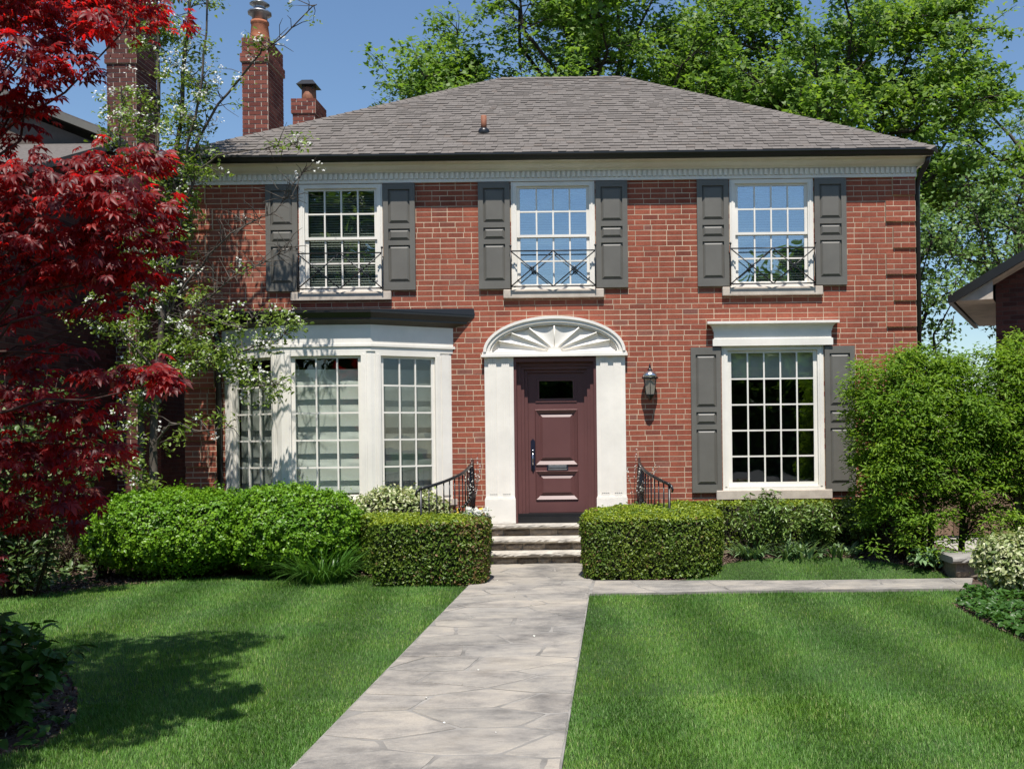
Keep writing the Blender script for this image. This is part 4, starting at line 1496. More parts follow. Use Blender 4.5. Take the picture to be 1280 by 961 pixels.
q.add([(hx - 0.02, YD - 0.013, hz0), (hx, YD - 0.013, hz0 - 0.05), (hx + 0.02, YD - 0.013, hz0), (hx - 0.02, YD - 0.001, hz0), (hx, YD - 0.001, hz0 - 0.05), (hx + 0.02, YD - 0.001, hz0)], [(0, 1, 2), (0, 3, 4, 1), (1, 4, 5, 2)])
q.build("handle_plate", M['navy'], door, OFF)
q = HB()
q.tube([(hx, YD - 0.014, hz0 + 0.05), (hx, YD - 0.055, hz0 + 0.07), (hx, YD - 0.062, hz0 + 0.15), (hx, YD - 0.05, hz0 + 0.23), (hx, YD - 0.014, hz0 + 0.25)], [0.008, 0.009, 0.012, 0.009, 0.008], 8)
q.lathe([(0, 0), (0.018, 0.004), (0.02, 0.014), (0.012, 0.03), (0, 0.032)], (hx, YD - 0.03, hz0 + 0.255), 10)
q.build("handle", M['silver'], door, OFF)

def pilaster(xc, wd=0.415):
    m = HB()
    z0, z1 = 0.518, 2.895
    x0, x1 = xc - wd / 2, xc + wd / 2
    m.box(x0, x1, YF - 0.05, YF + 0.004, z0, z1)
    m.box(x0 - 0.012, x1 + 0.012, YF - 0.075, YF - 0.05, z0, z0 + 0.35)
    m.box(x0 - 0.006, x1 + 0.006, YF - 0.068, YF - 0.05, z0 + 0.35, z0 + 0.37)
    for s in (-1, 1):
        c = xc + s * wd * 0.225
        hw = wd * 0.135
        m.box(c - hw, c + hw, YF - 0.063, YF - 0.05, z0 + 0.37, z1)
        for k in range(4):
            xa = c - hw + 2 * hw * (k + 0.14) / 4
            m.box(xa, xa + 2 * hw * 0.72 / 4, YF - 0.069, YF - 0.063, z0 + 0.42, z1 - 0.005)
        m.box(c - hw - 0.008, c + hw + 0.008, YF - 0.077, YF - 0.069, z0 + 0.02, z0 + 0.33)
        # little dentils under the capital
        for k in range(5):
            xa = c - hw + 2 * hw * k / 5
            m.box(xa, xa + 2 * hw * 0.55 / 5, YF - 0.080, YF - 0.069, z1 - 0.075, z1)
    return m.build("pilaster", M['trim'])
pilaster(DX - 0.80); pilaster(DX + 0.80)
# pediment
pd = HB()
pz = 2.895
pd.box(DX - 1.045, DX + 1.045, YF - 0.115, YF + 0.002, pz, pz + 0.035)
pd.box(DX - 1.03, DX + 1.03, YF - 0.10, YF + 0.002, pz + 0.035, pz + 0.07)
def arch(mb, a0, b0, a1, b1, yf, yb, zc, n=48, cut=0.0):
    """elliptical moulding between half axes (a0,b0) and (a1,b1)"""
    vs, fs = [], []
    for i in range(n + 1):
        t = PI * i / n
        for (a, b) in ((a0, b0), (a1, b1)):
            vs.append((DX - a * math.cos(t), yf, zc + b * math.sin(t)))
            vs.append((DX - a * math.cos(t), yb, zc + b * math.sin(t)))
    for i in range(n):
        k, l = i * 4, i * 4 + 4
        fs += [(k, l, l + 2, k + 2), (k + 2, l + 2, l + 3, k + 3), (k + 1, l + 1, l, k)]
    mb.add(vs, fs)
zc = pz + 0.07
arch(pd, 0.975, 0.465, 1.015, 0.505, YF - 0.115, YF, zc)
arch(pd, 0.925, 0.415, 0.975, 0.465, YF - 0.095, YF, zc)
arch(pd, 0.895, 0.385, 0.925, 0.415, YF - 0.075, YF, zc)
vs = [(DX, YF - 0.012, zc)] + [(DX - 0.9 * math.cos(PI * i / 40), YF - 0.012, zc + 0.39 * math.sin(PI * i / 40)) for i in range(41)]
pd.add(vs, [(0, i + 1, i) for i in range(1, 41)])
ped = pd.build("pediment", M['trim'])
# sunburst: scooped wedges between raised ribs
ang = [0, 25, 46, 66, 90, 114, 134, 155, 180]
def ell(t, f): return (DX - 0.885 * f * math.cos(t), zc + 0.002 + 0.372 * f * math.sin(t))
def ang_e(deg):
    """ellipse parameter whose ray leaves the centre near the given look angle"""
    return R(deg)
for i in range(8):
    t0, t1 = ang_e(ang[i]), ang_e(ang[i + 1])
    w_ = HB()
    n = 8
    vs, fs = [], []
    for k in range(n + 1):
        t = t0 + (t1 - t0) * k / n
        q_ = 4 * (k / n) * (1 - k / n)
        x1_, z1_ = ell(t, 0.985 - 0.07 * q_)
        x0_, z0_ = DX - 0.075 * math.cos(t), zc + 0.002 + 0.06 * math.sin(t)
        vs += [(x0_, YF - 0.03, z0_), (x1_, YF - 0.064 + 0.034 * q_, z1_), (x1_, YF - 0.012, z1_)]
    for k in range(n):
        a = 3 * k
        fs += [(a, a + 3, a + 4, a + 1), (a + 1, a + 4, a + 5, a + 2)]
    w_.add(vs, fs, False)
    w_.build("sunburst_ray", M['trim'], ped, OFF)
rbm = HB()
for a in ang[1:-1]:
    t = ang_e(a)
    x1_, z1_ = ell(t, 0.99)
    rbm.tube([(DX - 0.06 * math.cos(t), YF - 0.04, zc + 0.05 * math.sin(t)), (x1_, YF - 0.07, z1_)], [0.006, 0.011], 6)
rbm.build("sunburst_rib", M['trim'], ped, OFF)
hub = HB()
vs = [(DX - 0.10 * math.cos(PI * i / 16), YF - 0.075, zc + 0.07 * math.sin(PI * i / 16)) for i in range(17)]
vs += [(p_[0], YF - 0.012, p_[2]) for p_ in vs]
hub.add(vs, [tuple(range(17))[::-1]] + [(i, i + 1, 18 + i, 17 + i) for i in range(16)])
hub.build("sunburst_hub", M['trim'], ped, OFF)

# ================================================================== STEPS, RAILS, LAMP, POTS
steps = thing("stone_steps", "three rough faced limestone steps up to the maroon front door", "steps", (DX, 14.0, 0))
def slab(x0, x1, y0, y1, z0, z1, seed, parent, org, mat, name="tread"):
    """stone slab with a hewn, uneven front edge"""
    rr = random.Random(seed)
    n = int((x1 - x0) / 0.045)
    prof = [(0.035, 0.0), (0.004, 0.18), (-0.008, 0.45), (-0.004, 0.75), (0.006, 1.0)]
    V, F = [], []
    for i in range(n + 1):
        x = x0 + (x1 - x0) * i / n
        for (dy, fz) in prof:
            j = 0.016 * nz((x, fz * 0.3, seed), 9.0, seed) + rr.uniform(-0.006, 0.006)
            V.append((x, y0 + dy + (j if fz < 0.98 else j * 0.4), z0 + (z1 - z0) * fz + (rr.uniform(-0.006, 0.006) if 0 < fz < 1 else 0)))
        V.append((x, y1, z1)); V.append((x, y1, z0))
    k = len(prof) + 2
    for i in range(n):
        for q in range(k):
            q2 = (q + 1) % k
            F.append((i * k + q, (i + 1) * k + q, (i + 1) * k + q2, i * k + q2))
    F.append(tuple(range(k))); F.append(tuple(n * k + q for q in range(k))[::-1])
    m = MB(); m.add([tuple(Vector(v) - org) for v in V], F)
    return link(name, m.mesh(name), mat, parent)
so_v = Vector(steps.location)
SX0, SX1 = DX - 1.15, DX + 1.15
rr = random.Random(21)
for (y0, zt) in ((14.24, 0.510), (13.84, 0.345), (13.56, 0.185)):
    th_ = 0.062
    slab(SX0, SX1, y0, YF - 0.002 if zt > 0.5 else y0 + 0.6, zt - th_, zt, int(zt * 100), steps, so_v, M['stone_tread'])
    x = SX0
    while x < SX1:
        wd = rr.uniform(0.16, 0.42)
        xb = min(x + wd, SX1)
        hz = 0.112
        m = MB()
        n = 5
        V, F = [], []
        for a in range(n + 1):
            for b in range(4):
                fx, fz = a / n, b / 3
                e_ = (1 - (2 * fx - 1) ** 4) * (1 - (2 * fz - 1) ** 4)
                V.append((x + 0.006 + (xb - x - 0.012) * fx - so_v.x, y0 + 0.075 - 0.03 * e_ + rr.uniform(-0.008, 0.008) - so_v.y, zt - th_ - hz + 0.006 + (hz - 0.010) * fz))
        for a in range(n):
            for b in range(3):
                F.append((a * 4 + b, a * 4 + 4 + b, a * 4 + 5 + b, a * 4 + 1 + b))
        m.add(V, F)
        link("riser_stone", m.mesh("riser_stone"), M['stone_riser'], steps)
        x = xb
    m = MB(); m.box(SX0 - so_v.x, SX1 - so_v.x, y0 + 0.085 - so_v.y, YF - 0.004 - so_v.y, max(zt - 0.165, 0.0), zt - th_ - 0.001)
    link("step_core", m.mesh("step_core"), M['joint'], steps)

def railing(pts, label):
    base = Vector((pts[0][0], pts[0][1], 0.0))
    t = thing("handrail", label, "railing", base, 0, "iron handrails beside the front steps")
    P3 = [Vector(p) - base for p in pts]
    # smooth the rail through the given points
    fine = []
    for i in range(len(P3) - 1):
        p0, p1, p2, p3 = P3[max(i - 1, 0)], P3[i], P3[i + 1], P3[min(i + 2, len(P3) - 1)]
        for k in range(6):
            u = k / 6
            fine.append(0.5 * ((2 * p1) + (p2 - p0) * u + (2 * p0 - 5 * p1 + 4 * p2 - p3) * u * u + (3 * p1 - p0 - 3 * p2 + p3) * u ** 3))
    fine.append(P3[-1])
    m = MB()
    m.tube(fine, 0.021, 8)
    e_ = fine[-1]; d_ = (fine[-1] - fine[-2]).normalized()
    m.tube([e_, e_ + d_ * 0.05 + Vector((0, 0, -0.01)), e_ + d_ * 0.075 + Vector((0, 0, -0.05)), e_ + d_ * 0.06 + Vector((0, 0, -0.085))], [0.02, 0.018, 0.015, 0.012], 8)
    m.build("rail", M['black'], t)
    m = MB(); m.tube([p - Vector((0, 0, 0.62)) for p in fine], 0.012, 6); m.build("bottom_rail", M['black'], t)
    L = sum((fine[i + 1] - fine[i]).length for i in range(len(fine) - 1))
    cnt = max(6, int(L / 0.115))
    acc, j = 0.0, 0
    for k in range(cnt + 1):
        want = L * k / cnt
        while j < len(fine) - 2 and acc + (fine[j + 1] - fine[j]).length < want:
            acc += (fine[j + 1] - fine[j]).length; j += 1
        q = fine[j].lerp(fine[j + 1], min(1, (want - acc) / max(1e-6, (fine[j + 1] - fine[j]).length)))
        m = MB()
        r_ = 0.017 if k in (0, cnt) else 0.0095
        zb = -q.z if k in (0, cnt) else -0.62
        m.tube([q + Vector((0, 0, zb)), q + Vector((0, 0, -0.01))], r_, 6)
        if k not in (0, cnt):
            m.lathe([(0, -0.025), (0.02, -0.01), (0.024, 0), (0.02, 0.01), (0, 0.025)], q + Vector((0, 0, -0.45)), 8)
        m.build("post" if k in (0, cnt) else "baluster", M['black'], t)
    return t
railing([(-2.02, 14.40, 1.42), (-1.99, 13.95, 1.36), (-2.03, 13.45, 1.27), (-2.20, 13.05, 1.18), (-2.46, 12.80, 1.10)], "black iron handrail rising from the hedge to the wall beside the bay window")
railing([(0.36, 14.40, 1.42), (0.36, 13.95, 1.36), (0.42, 13.45, 1.27), (0.55, 13.05, 1.19), (0.70, 12.80, 1.12)], "black iron handrail beside the steps below the wall lantern")

# wall lantern
lp = Vector((0.528, YF - 0.004, 2.30))
lan = thing("wall_lantern", "black coach lantern with pale domed top on the brick beside the door", "lantern", lp)
m = MB()
m.lathe([(0, 0.0), (0.045, 0.0), (0.05, 0.01), (0, 0.012)], (0, 0, 0), 12)
m.v = [(x, -z, y) for x, y, z in m.v]
m.v = [(x * 1.0, y, z * 1.7 + 0.1) for x, y, z in m.v]
m.tube([(0, -0.01, 0.10), (0, -0.05, 0.02), (0, -0.105, -0.005)], 0.014, 8)
m.build("bracket", M['black'], lan)
LY = -0.115
m = MB()
m.lathe([(0, -0.045), (0.014, -0.04), (0.018, -0.03), (0.03, -0.02), (0.05, 0.0), (0.058, 0.02), (0.062, 0.03), (0.0, 0.03)], (0, LY, 0), 12)
m.build("base", M['black'], lan)
m = MB()
for k in range(6):
    a = k * PI / 3 + PI / 6
    m.tube([(0.060 * math.cos(a), LY + 0.060 * math.sin(a), 0.025), (0.088 * math.cos(a), LY + 0.088 * math.sin(a), 0.225)], 0.0045, 5)
m.lathe([(0.098, 0.222), (0.104, 0.232), (0.098, 0.242), (0.09, 0.242), (0.09, 0.222)], (0, LY, 0), 18)
m.build("cage", M['black'], lan)
for k in range(6):
    a0, a1 = k * PI / 3 + PI / 6, (k + 1) * PI / 3 + PI / 6
    g_ = MB()
    g_.quad((0.058 * math.cos(a0), LY + 0.058 * math.sin(a0), 0.03), (0.058 * math.cos(a1), LY + 0.058 * math.sin(a1), 0.03), (0.086 * math.cos(a1), LY + 0.086 * math.sin(a1), 0.222), (0.086 * math.cos(a0), LY + 0.086 * math.sin(a0), 0.222))
    g_.build("pane", M['lamp_glass'], lan)
m = MB(); m.lathe([(0.099, 0.243), (0.09, 0.275), (0.066, 0.305), (0.034, 0.322), (0, 0.324)], (0, LY, 0), 18); m.build("dome", M['silver'], lan)
lan.scale = (1.15, 1.15, 1.15)
m = MB(); m.lathe([(0.03, 0.322), (0.033, 0.33), (0.018, 0.345), (0.012, 0.36), (0.016, 0.372), (0.006, 0.39), (0.009, 0.40), (0.0, 0.412)], (0, LY, 0), 12); m.build("finial", M['black'], lan)
m = MB(); m.lathe([(0.012, 0.03), (0.012, 0.12), (0.0, 0.12)], (0, LY, 0), 8); m.lathe([(0.012, 0.12), (0.02, 0.14), (0.012, 0.175), (0, 0.185)], (0, LY, 0), 8); m.build("bulb", M['blind'], lan)

def flower_pot(c, label, flowers, seed):
    rg = np.random.default_rng(seed)
    t = thing("flower_pot", label, "planter", c)
    m = MB()
    m.lathe([(0.13, 0), (0.17, 0.05), (0.205, 0.25), (0.235, 0.27), (0.24, 0.30), (0.215, 0.305), (0.20, 0.27), (0, 0.27)], (0, 0, 0), 20)
    m.build("pot", M['black'], t)
    n = 260
    p = np.stack([rg.normal(0, 0.10, n), rg.normal(0, 0.10, n), 0.28 + np.abs(rg.normal(0, 0.05, n))], 1)
    V, F = leaves_np(p, np.tile((0, -0.3, 1.0), (n, 1)), 0.045, 0.7, LEAF6, rg, 0.6)
    link("foliage", np_mesh("foliage", V, F), M['cover'], t)['kind'] = 'stuff'
    for (col, cnt) in flowers:
        for i in range(cnt):
            q = (rg.normal(0, 0.09), rg.normal(-0.04, 0.07), 0.36 + rg.uniform(0, 0.05))
            nf = 5
            a = np.arange(nf) * 2 * PI / nf
            pc = np.stack([q[0] + 0.022 * np.cos(a), np.full(nf, q[1]), q[2] + 0.022 * np.sin(a)], 1)
            V, F = leaves_np(pc, np.tile((0, -1.0, 0.5), (nf, 1)), 0.045, 0.9, LEAF6, rg, 0.25, 0.1)
            link("flower", np_mesh("flower", V, F), M[col], t)
    tw = MB(); cat = []
    for i in range(7):
        a, s = rg.uniform(0, 2 * PI), rg.uniform(0.05, 0.3)
        e_ = Vector((math.cos(a) * s * 1.2, math.sin(a) * s * 0.6, rg.uniform(0.55, 0.95)))
        pts = [Vector((0, 0, 0.27)), Vector((e_.x * 0.3, e_.y * 0.3, 0.27 + e_.z * 0.45)), Vector((e_.x, e_.y, 0.27 + e_.z))]
        tw.tube(pts, [0.006, 0.004, 0.002], 5)
        for k in range(14):
            f = rg.uniform(0.45, 1)
            q = pts[1].lerp(pts[2], (f - 0.45) / 0.55)
            cat.append((q.x + rg.normal(0, 0.006), q.y + rg.normal(0, 0.006), q.z))
    tw.build("twig", M['bark_red'], t)
    V, F = leaves_np(np.array(cat), np.tile((0, -1.0, 0.3), (len(cat), 1)), 0.022, 0.6, LEAF6, rg, 0.5)
    link("catkin", np_mesh("catkin", V, F), M['petal'], t)['kind'] = 'stuff'
    return t
flower_pot((-1.88, 13.42, 0.39), "dark round pot with white and yellow flowers and willow twigs", [('petal', 9), ('yellow', 3)], 5)
flower_pot((0.26, 13.50, 0.42), "dark pot with one yellow bloom and willow twigs below the lantern", [('yellow', 2)], 8)

# ================================================================== NEIGHBOURING HOUSES, FENCE
def nb_build(parent, org):
    def f(mb, name, mat, par=None, stuff=False):
        mb.v = [tuple(Vector(p) - org) for p in mb.v]
        o = link(name, mb.mesh(name), mat, par or parent)
        if stuff: o['kind'] = 'stuff'
        return o
    return f
o1 = Vector((-11.0, 15.0, 0))
nb = thing("brick_house", "dark brick neighbouring house with tall chimney behind the red maple", "house", o1)
B1 = nb_build(nb, o1)
NX = -8.15
m = MB()
m.add([(NX, 12.5, 0), (NX, 25, 0), (NX, 25, 6.4), (NX, 15.9, 6.4), (NX, 12.5, 4.9)], [(0, 1, 2, 3, 4)])
m.quad((-16, 12.5, 0), (NX, 12.5, 0), (NX, 12.5, 4.9), (-16, 12.5, 4.9))
m.add([(-16, 16.0, 5.0), (NX, 16.0, 5.0), (NX, 16.0, 6.5), (-12.1, 16.0, 8.1), (-16, 16.0, 6.5)], [(0, 1, 2, 3, 4)])
m.quad((NX, 25, 0), (-16, 25, 0), (-16, 25, 6.4), (NX, 25, 6.4))
m.quad((-16, 25, 0), (-16, 12.5, 0), (-16, 12.5, 6.4), (-16, 25, 6.4))
w1 = B1(m, "wall", M['mortar_dark'])
m = MB()
z = 0.0; k = 0
while z < 6.38:
    st_ = 12.5 if z < 4.85 else 12.5 + (z - 4.8) * 2.3
    a = 12.5 - (BLk / 2 if k % 2 else 0)
    while a < 24.9:
        p, q = max(a, st_) + 0.005, a + BLk - 0.005
        if q - p < 0.03:
            a += BLk
            continue
        m.box(NX - 0.02, NX + 0.004, p, q, z + 0.005, z + BP - 0.006)
        a += BLk
    z += BP; k += 1
B1(m, "brick", M['brick_dark'], w1, True)
m = MB()      # roof: ridge along y, eaves over the side wall, gable to the front
def gslab(mb, x0, z0, x1, z1, y0, y1, t):
    mb.add([(x0, y0, z0), (x1, y0, z1), (x1, y1, z1), (x0, y1, z0), (x0, y0, z0 + t), (x1, y0, z1 + t), (x1, y1, z1 + t), (x0, y1, z0 + t)],
           [(0, 1, 5, 4), (1, 2, 6, 5), (2, 3, 7, 6), (3, 0, 4, 7), (4, 5, 6, 7), (3, 2, 1, 0)])
gslab(m, NX + 0.25, 6.55, -12.1, 8.25, 15.85, 25.4, 0.12)
gslab(m, -16.1, 6.55, -12.1, 8.25, 15.85, 25.4, 0.12)
m.add([(-16.3, 12.2, 4.88), (NX + 0.3, 12.2, 4.88), (NX + 0.3, 15.84, 6.45), (-16.3, 15.84, 6.45), (-16.3, 12.2, 4.78), (NX + 0.3, 12.2, 4.78), (NX + 0.3, 15.84, 6.35), (-16.3, 15.84, 6.35)], [(0, 1, 2, 3), (7, 6, 5, 4), (0, 4, 5, 1), (1, 5, 6, 2)])
B1(m, "roof", M['shingle_base'])
m = MB()
gslab(m, NX + 0.27, 6.52, -12.1, 8.22, 15.78, 15.84, 0.11)
gslab(m, -16.1, 6.52, -12.1, 8.22, 15.78, 15.84, 0.11)
m.box(NX + 0.26, NX + 0.30, 15.9, 25.4, 6.48, 6.60)
B1(m, "fascia", M['shutter'])
chimney(nb, o1, -8.24, -7.76, 16.5, 17.25, 0.0, 9.9, (7.95, 8.05), bmat=M['brick_dark'])

o2 = Vector((6.48, 17.0, 0))
nb2 = thing("brick_house", "dark brick neighbouring house with low black eave beyond the tall shrub", "house", o2)
B2 = nb_build(nb2, o2)
m = MB()
WX = 6.48
m.quad((WX, 17.0, 0), (13, 17.0, 0), (13, 17.0, 4.3), (WX, 17.0, 4.3))
m.add([(WX, 17.0, 4.3), (13, 17.0, 4.3), (9.74, 17.0, 6.3)], [(0, 1, 2)])
m.quad((WX, 20.5, 0), (WX, 17.0, 0), (WX, 17.0, 4.3), (WX, 20.5, 4.3))
w2 = B2(m, "wall", M['mortar_dark'])
m = MB()
z = 0.0; k = 0
while z < 6.2:
    lo = WX + max(0, (z - 4.25)) * 1.63
    hi = 10.5
    a = WX - (BLk / 2 if k % 2 else 0)
    while a < hi:
        p, q = max(a, lo) + 0.005, min(a + BLk, hi) - 0.005
        if q - p > 0.03: m.box(p, q, 16.995, 17.02, z + 0.005, z + BP - 0.006, True)
        a += BLk
    z += BP; k += 1
B2(m, "brick", M['brick_dark'], w2, True)
m = MB()
gslab(m, WX - 0.62, 3.95, 9.74, 6.12, 16.45, 20.9, 0.10)
gslab(m, 13.6, 3.95, 9.74, 6.12, 16.45, 20.9, 0.10)
B2(m, "roof", M['shingle_base'])
m = MB()
gslab(m, WX - 0.62, 3.90, 9.74, 6.07, 16.38, 16.449, 0.16)
m.box(WX - 0.70, WX - 0.621, 16.38, 20.9, 3.90, 4.03)
B2(m, "gutter", M['gutter'])
m = MB()
gslab(m, WX - 0.56, 3.93, 9.74, 6.055, 16.46, 16.99, 0.02)
m.add([(WX - 0.6, 16.47, 3.93), (WX - 0.001, 16.47, 3.93), (WX - 0.001, 16.47, 4.32), (WX - 0.6, 20.8, 3.93), (WX - 0.001, 20.8, 3.93), (WX - 0.001, 20.8, 4.32)], [(0, 1, 2), (5, 4, 3), (0, 3, 4, 1), (0, 2, 5, 3)])
B2(m, "soffit", M['stone_trim'])

nb2.rotation_euler = (0, 0, R(-25))
ft = thing("wooden_fence", "weathered brown board fence between the house and the dark brick neighbour", "fence", (5.6, 16.6, 0))
for i in range(14):
    m = MB(); x = -1.1 + i * 0.155
    m.box(x, x + 0.147, -0.012 + random.uniform(-0.004, 0.004), 0.012, 0.05, 1.72 + random.uniform(-0.015, 0.015))
    m.build("plank", M['wood_fence'], ft)
for z in (0.4, 1.45):
    m = MB(); m.box(-1.1, 1.07, 0.013, 0.06, z, z + 0.09); m.build("rail", M['wood_fence'], ft)

M['drive'] = paint("concrete_drive", (0.34, 0.32, 0.29), 0.9, 0.15, 2.0, 0.3)
sheet("driveway", [(5.05, 13.6), (9.5, 13.0), (9.5, 30), (5.05, 30)], 0.006, M['drive'])
# stone step at the end of the side walk
sg = thing("stone_step", "rough limestone step at the end of the side walk", "step", (4.25, 12.1, 0))
ov = Vector(sg.location)
a_, b_ = G(1193, 727), G(1232, 727)
slab(a_.x, a_.x + 0.9, a_.y + 0.05, a_.y + 0.62, 0.20, 0.28, 4, sg, ov, M['joint'])
slab(a_.x + 0.06, a_.x + 0.85, a_.y + 0.12, a_.y + 0.6, 0.0, 0.215, 6, sg, ov, M['stone_riser'], "riser_stone")

# ================================================================== PLANTING
# clipped hedges flanking the path
hedge_l = [(-2.88, 11.72), (-1.62, 11.66), (-1.47, 11.78), (-1.48, 12.15), (-1.75, 12.55), (-2.35, 13.25), (-3.25, 13.3), (-3.3, 12.9), (-2.95, 12.6)]
brown_r = lambda p, q: ((p[:, 0] > -1.75 + RNG.normal(0, 0.12, len(p))) | ((q[:, 1] < -0.3) & (RNG.random(len(p)) < 0.10 + 0.25 * (p[:, 2] < 0.2)) & (p[:, 0] > -2.4)) | ((p[:, 2] > 0.62) & (q[:, 2] < 0.75) & (RNG.random(len(p)) < 0.5) & (p[:, 0] > -2.3)))
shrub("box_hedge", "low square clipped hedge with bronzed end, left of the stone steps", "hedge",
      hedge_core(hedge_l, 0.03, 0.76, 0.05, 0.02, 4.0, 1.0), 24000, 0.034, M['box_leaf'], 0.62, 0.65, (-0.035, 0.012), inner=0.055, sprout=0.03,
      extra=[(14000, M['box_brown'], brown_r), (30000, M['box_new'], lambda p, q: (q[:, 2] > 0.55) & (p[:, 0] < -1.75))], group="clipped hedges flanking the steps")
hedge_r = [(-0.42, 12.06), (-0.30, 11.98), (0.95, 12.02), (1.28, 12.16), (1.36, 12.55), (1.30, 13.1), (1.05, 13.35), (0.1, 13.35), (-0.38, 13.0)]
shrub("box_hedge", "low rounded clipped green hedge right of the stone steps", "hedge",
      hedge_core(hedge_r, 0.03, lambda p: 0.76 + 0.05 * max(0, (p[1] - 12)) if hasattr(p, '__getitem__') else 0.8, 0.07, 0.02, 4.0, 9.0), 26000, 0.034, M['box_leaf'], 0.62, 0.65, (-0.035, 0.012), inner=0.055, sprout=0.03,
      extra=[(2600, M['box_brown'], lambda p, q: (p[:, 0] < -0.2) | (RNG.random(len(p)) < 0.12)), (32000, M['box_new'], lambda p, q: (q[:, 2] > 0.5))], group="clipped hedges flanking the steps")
# bright mounded shrubs before the bay window
shrub("mounded_shrub", "bright green rounded shrub beneath the bay window's front panes", "shrub",
      mound_core((-4.10, 12.95, 0.42), (0.82, 0.70, 0.71), 0.72, 44, 20, 0.07, 2.2, 3.0), 34000, 0.036, M['mound_leaf'], 0.8, 0.6, (-0.06, 0.02), inner=0.08, clump=0.09, sprout=0.10, cull=lambda p, q: RNG.random(len(p)) < 0.12 + p[:, 2] / 0.42,
      group="bright mounded shrubs under the bay")
shrub("mounded_shrub", "broad bright green shrub against the corner of the house by the blossoming tree", "shrub",
      mound_core((-5.66, 13.0, 0.40), (1.10, 0.80, 0.71), 0.74, 50, 20, 0.09, 1.8, 7.0), 44000, 0.036, M['mound_leaf'], 0.8, 0.6, (-0.06, 0.02), inner=0.08, clump=0.09, sprout=0.10, cull=lambda p, q: RNG.random(len(p)) < 0.12 + p[:, 2] / 0.42,
      group="bright mounded shrubs under the bay")
# hedge row under the right window
shrub("hedge_row", "long low green hedge against the wall under the ground floor window", "hedge",
      hedge_core([(0.75, 13.75), (4.2, 13.72), (4.25, 14.3), (0.75, 14.32)], 0.0, 0.80, 0.05, 0.03, 4.0, 4.0), 14000, 0.036, M['box_leaf'], 0.65, 0.6, (-0.04, 0.02), inner=0.06,
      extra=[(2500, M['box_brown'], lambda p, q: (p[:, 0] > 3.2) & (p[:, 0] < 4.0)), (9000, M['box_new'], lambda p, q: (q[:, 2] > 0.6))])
# variegated shrubs
shrub("variegated_shrub", "cream and green variegated shrub behind the hedge beside the iron rail", "shrub",
      mound_core((-2.95, 13.75, 0.35), (0.82, 0.42, 0.70), 0.8, 30, 14, 0.08, 3.0, 5.0), 6500, 0.05, M['varieg'], 0.62, 0.7, (-0.07, 0.05), inner=0.1, sprout=0.1, tpl=LEAF6)
shrub("variegated_shrub", "cream edged variegated shrub beside the end of the side walk", "shrub",
      mound_core((4.36, 10.8, 0.26), (0.44, 0.40, 0.35), 0.85, 30, 14, 0.08, 3.0, 8.0), 5200, 0.05, M['varieg'], 0.66, 0.7, (-0.07, 0.05), inner=0.1, sprout=0.1, tpl=LEAF6)

def bushy(name, label, cat, c, r, n, size, mat, stems=9, group=None, aspect=0.42, tpl=LEAF6, droop=0.3, stem_mat='bark_red', whorl=7, seed=1, start=0.30):
    """open leafy plant: stems with whorls of leaves"""
    rg = np.random.default_rng(seed)
    t = thing(name, label, cat, c, 0, group)
    sm = MB(); C_, T_ = [], []
    per = max(1, n // (stems * whorl))
    for i in range(stems):
        a = rg.uniform(0, 2 * PI); q = math.sqrt(rg.random())
        e_ = Vector((r[0] * q * math.cos(a), r[1] * q * math.sin(a), r[2] * (1 - 0.45 * q * q) * rg.uniform(0.85, 1.05)))
        b0 = Vector((e_.x * 0.25, e_.y * 0.25, 0))
        mid = Vector((e_.x * 0.55, e_.y * 0.55, e_.z * 0.55))
        sm.tube([b0, mid, e_], [0.007, 0.005, 0.003], 5)
        for k in range(per):
            f = start + (1 - start) * (k + 0.5) / per
            p = b0.lerp(mid, f * 2) if f < 0.5 else mid.lerp(e_, f * 2 - 1)
            for _ in range(whorl):
                th_ = rg.uniform(0, 2 * PI)
                d = Vector((math.cos(th_), math.sin(th_), rg.uniform(-droop, 0.5)))
                C_.append(p + d * size * rg.uniform(0.4, 1.3)); T_.append(d)
    sm.build("stem", M[stem_mat], t)
    C_, T_ = np.array(C_), np.array(T_)
    V, F = leaves_np(C_, np.tile((0, 0, 1.0), (len(C_), 1)) + 0.3 * T_, size, aspect, tpl, rg, 0.35, 0.3, T_)
    o = link("foliage", np_mesh("foliage", V, F), mat, t)
    o['kind'] = 'stuff'
    return t
G4 = "glossy shrubs in front of the hedge row"
for (u, v, rx, rz, sd, lb) in ((955, 698, 0.44, 0.86, 2, "dark glossy shrub below the first panes of the ground floor window"),
                               (1020, 697, 0.40, 0.74, 3, "dark glossy shrub below the far corner of the ground floor window"),
                               (1090, 697, 0.44, 0.92, 4, "tallest dark glossy shrub in front of the shutter beside the leafy screen")):
    p = P(u, v, 13.15 + 0.08 * (sd - 2)); p.z = bedz(p.x, p.y) - 0.01
    bushy("glossy_shrub", lb, "shrub", p, (rx, rx, rz), 2300, 0.070, M['peony'], 28, G4, 0.42, seed=sd)
p = P(1130, 700, 12.75); p.z = bedz(p.x, p.y) - 0.01
bushy("small_shrub", "small bronze green shrub at the edge of the lawn wedge", "shrub", p, (0.38, 0.30, 0.42), 800, 0.055, M['barberry'], 16, None, 0.5, seed=9)
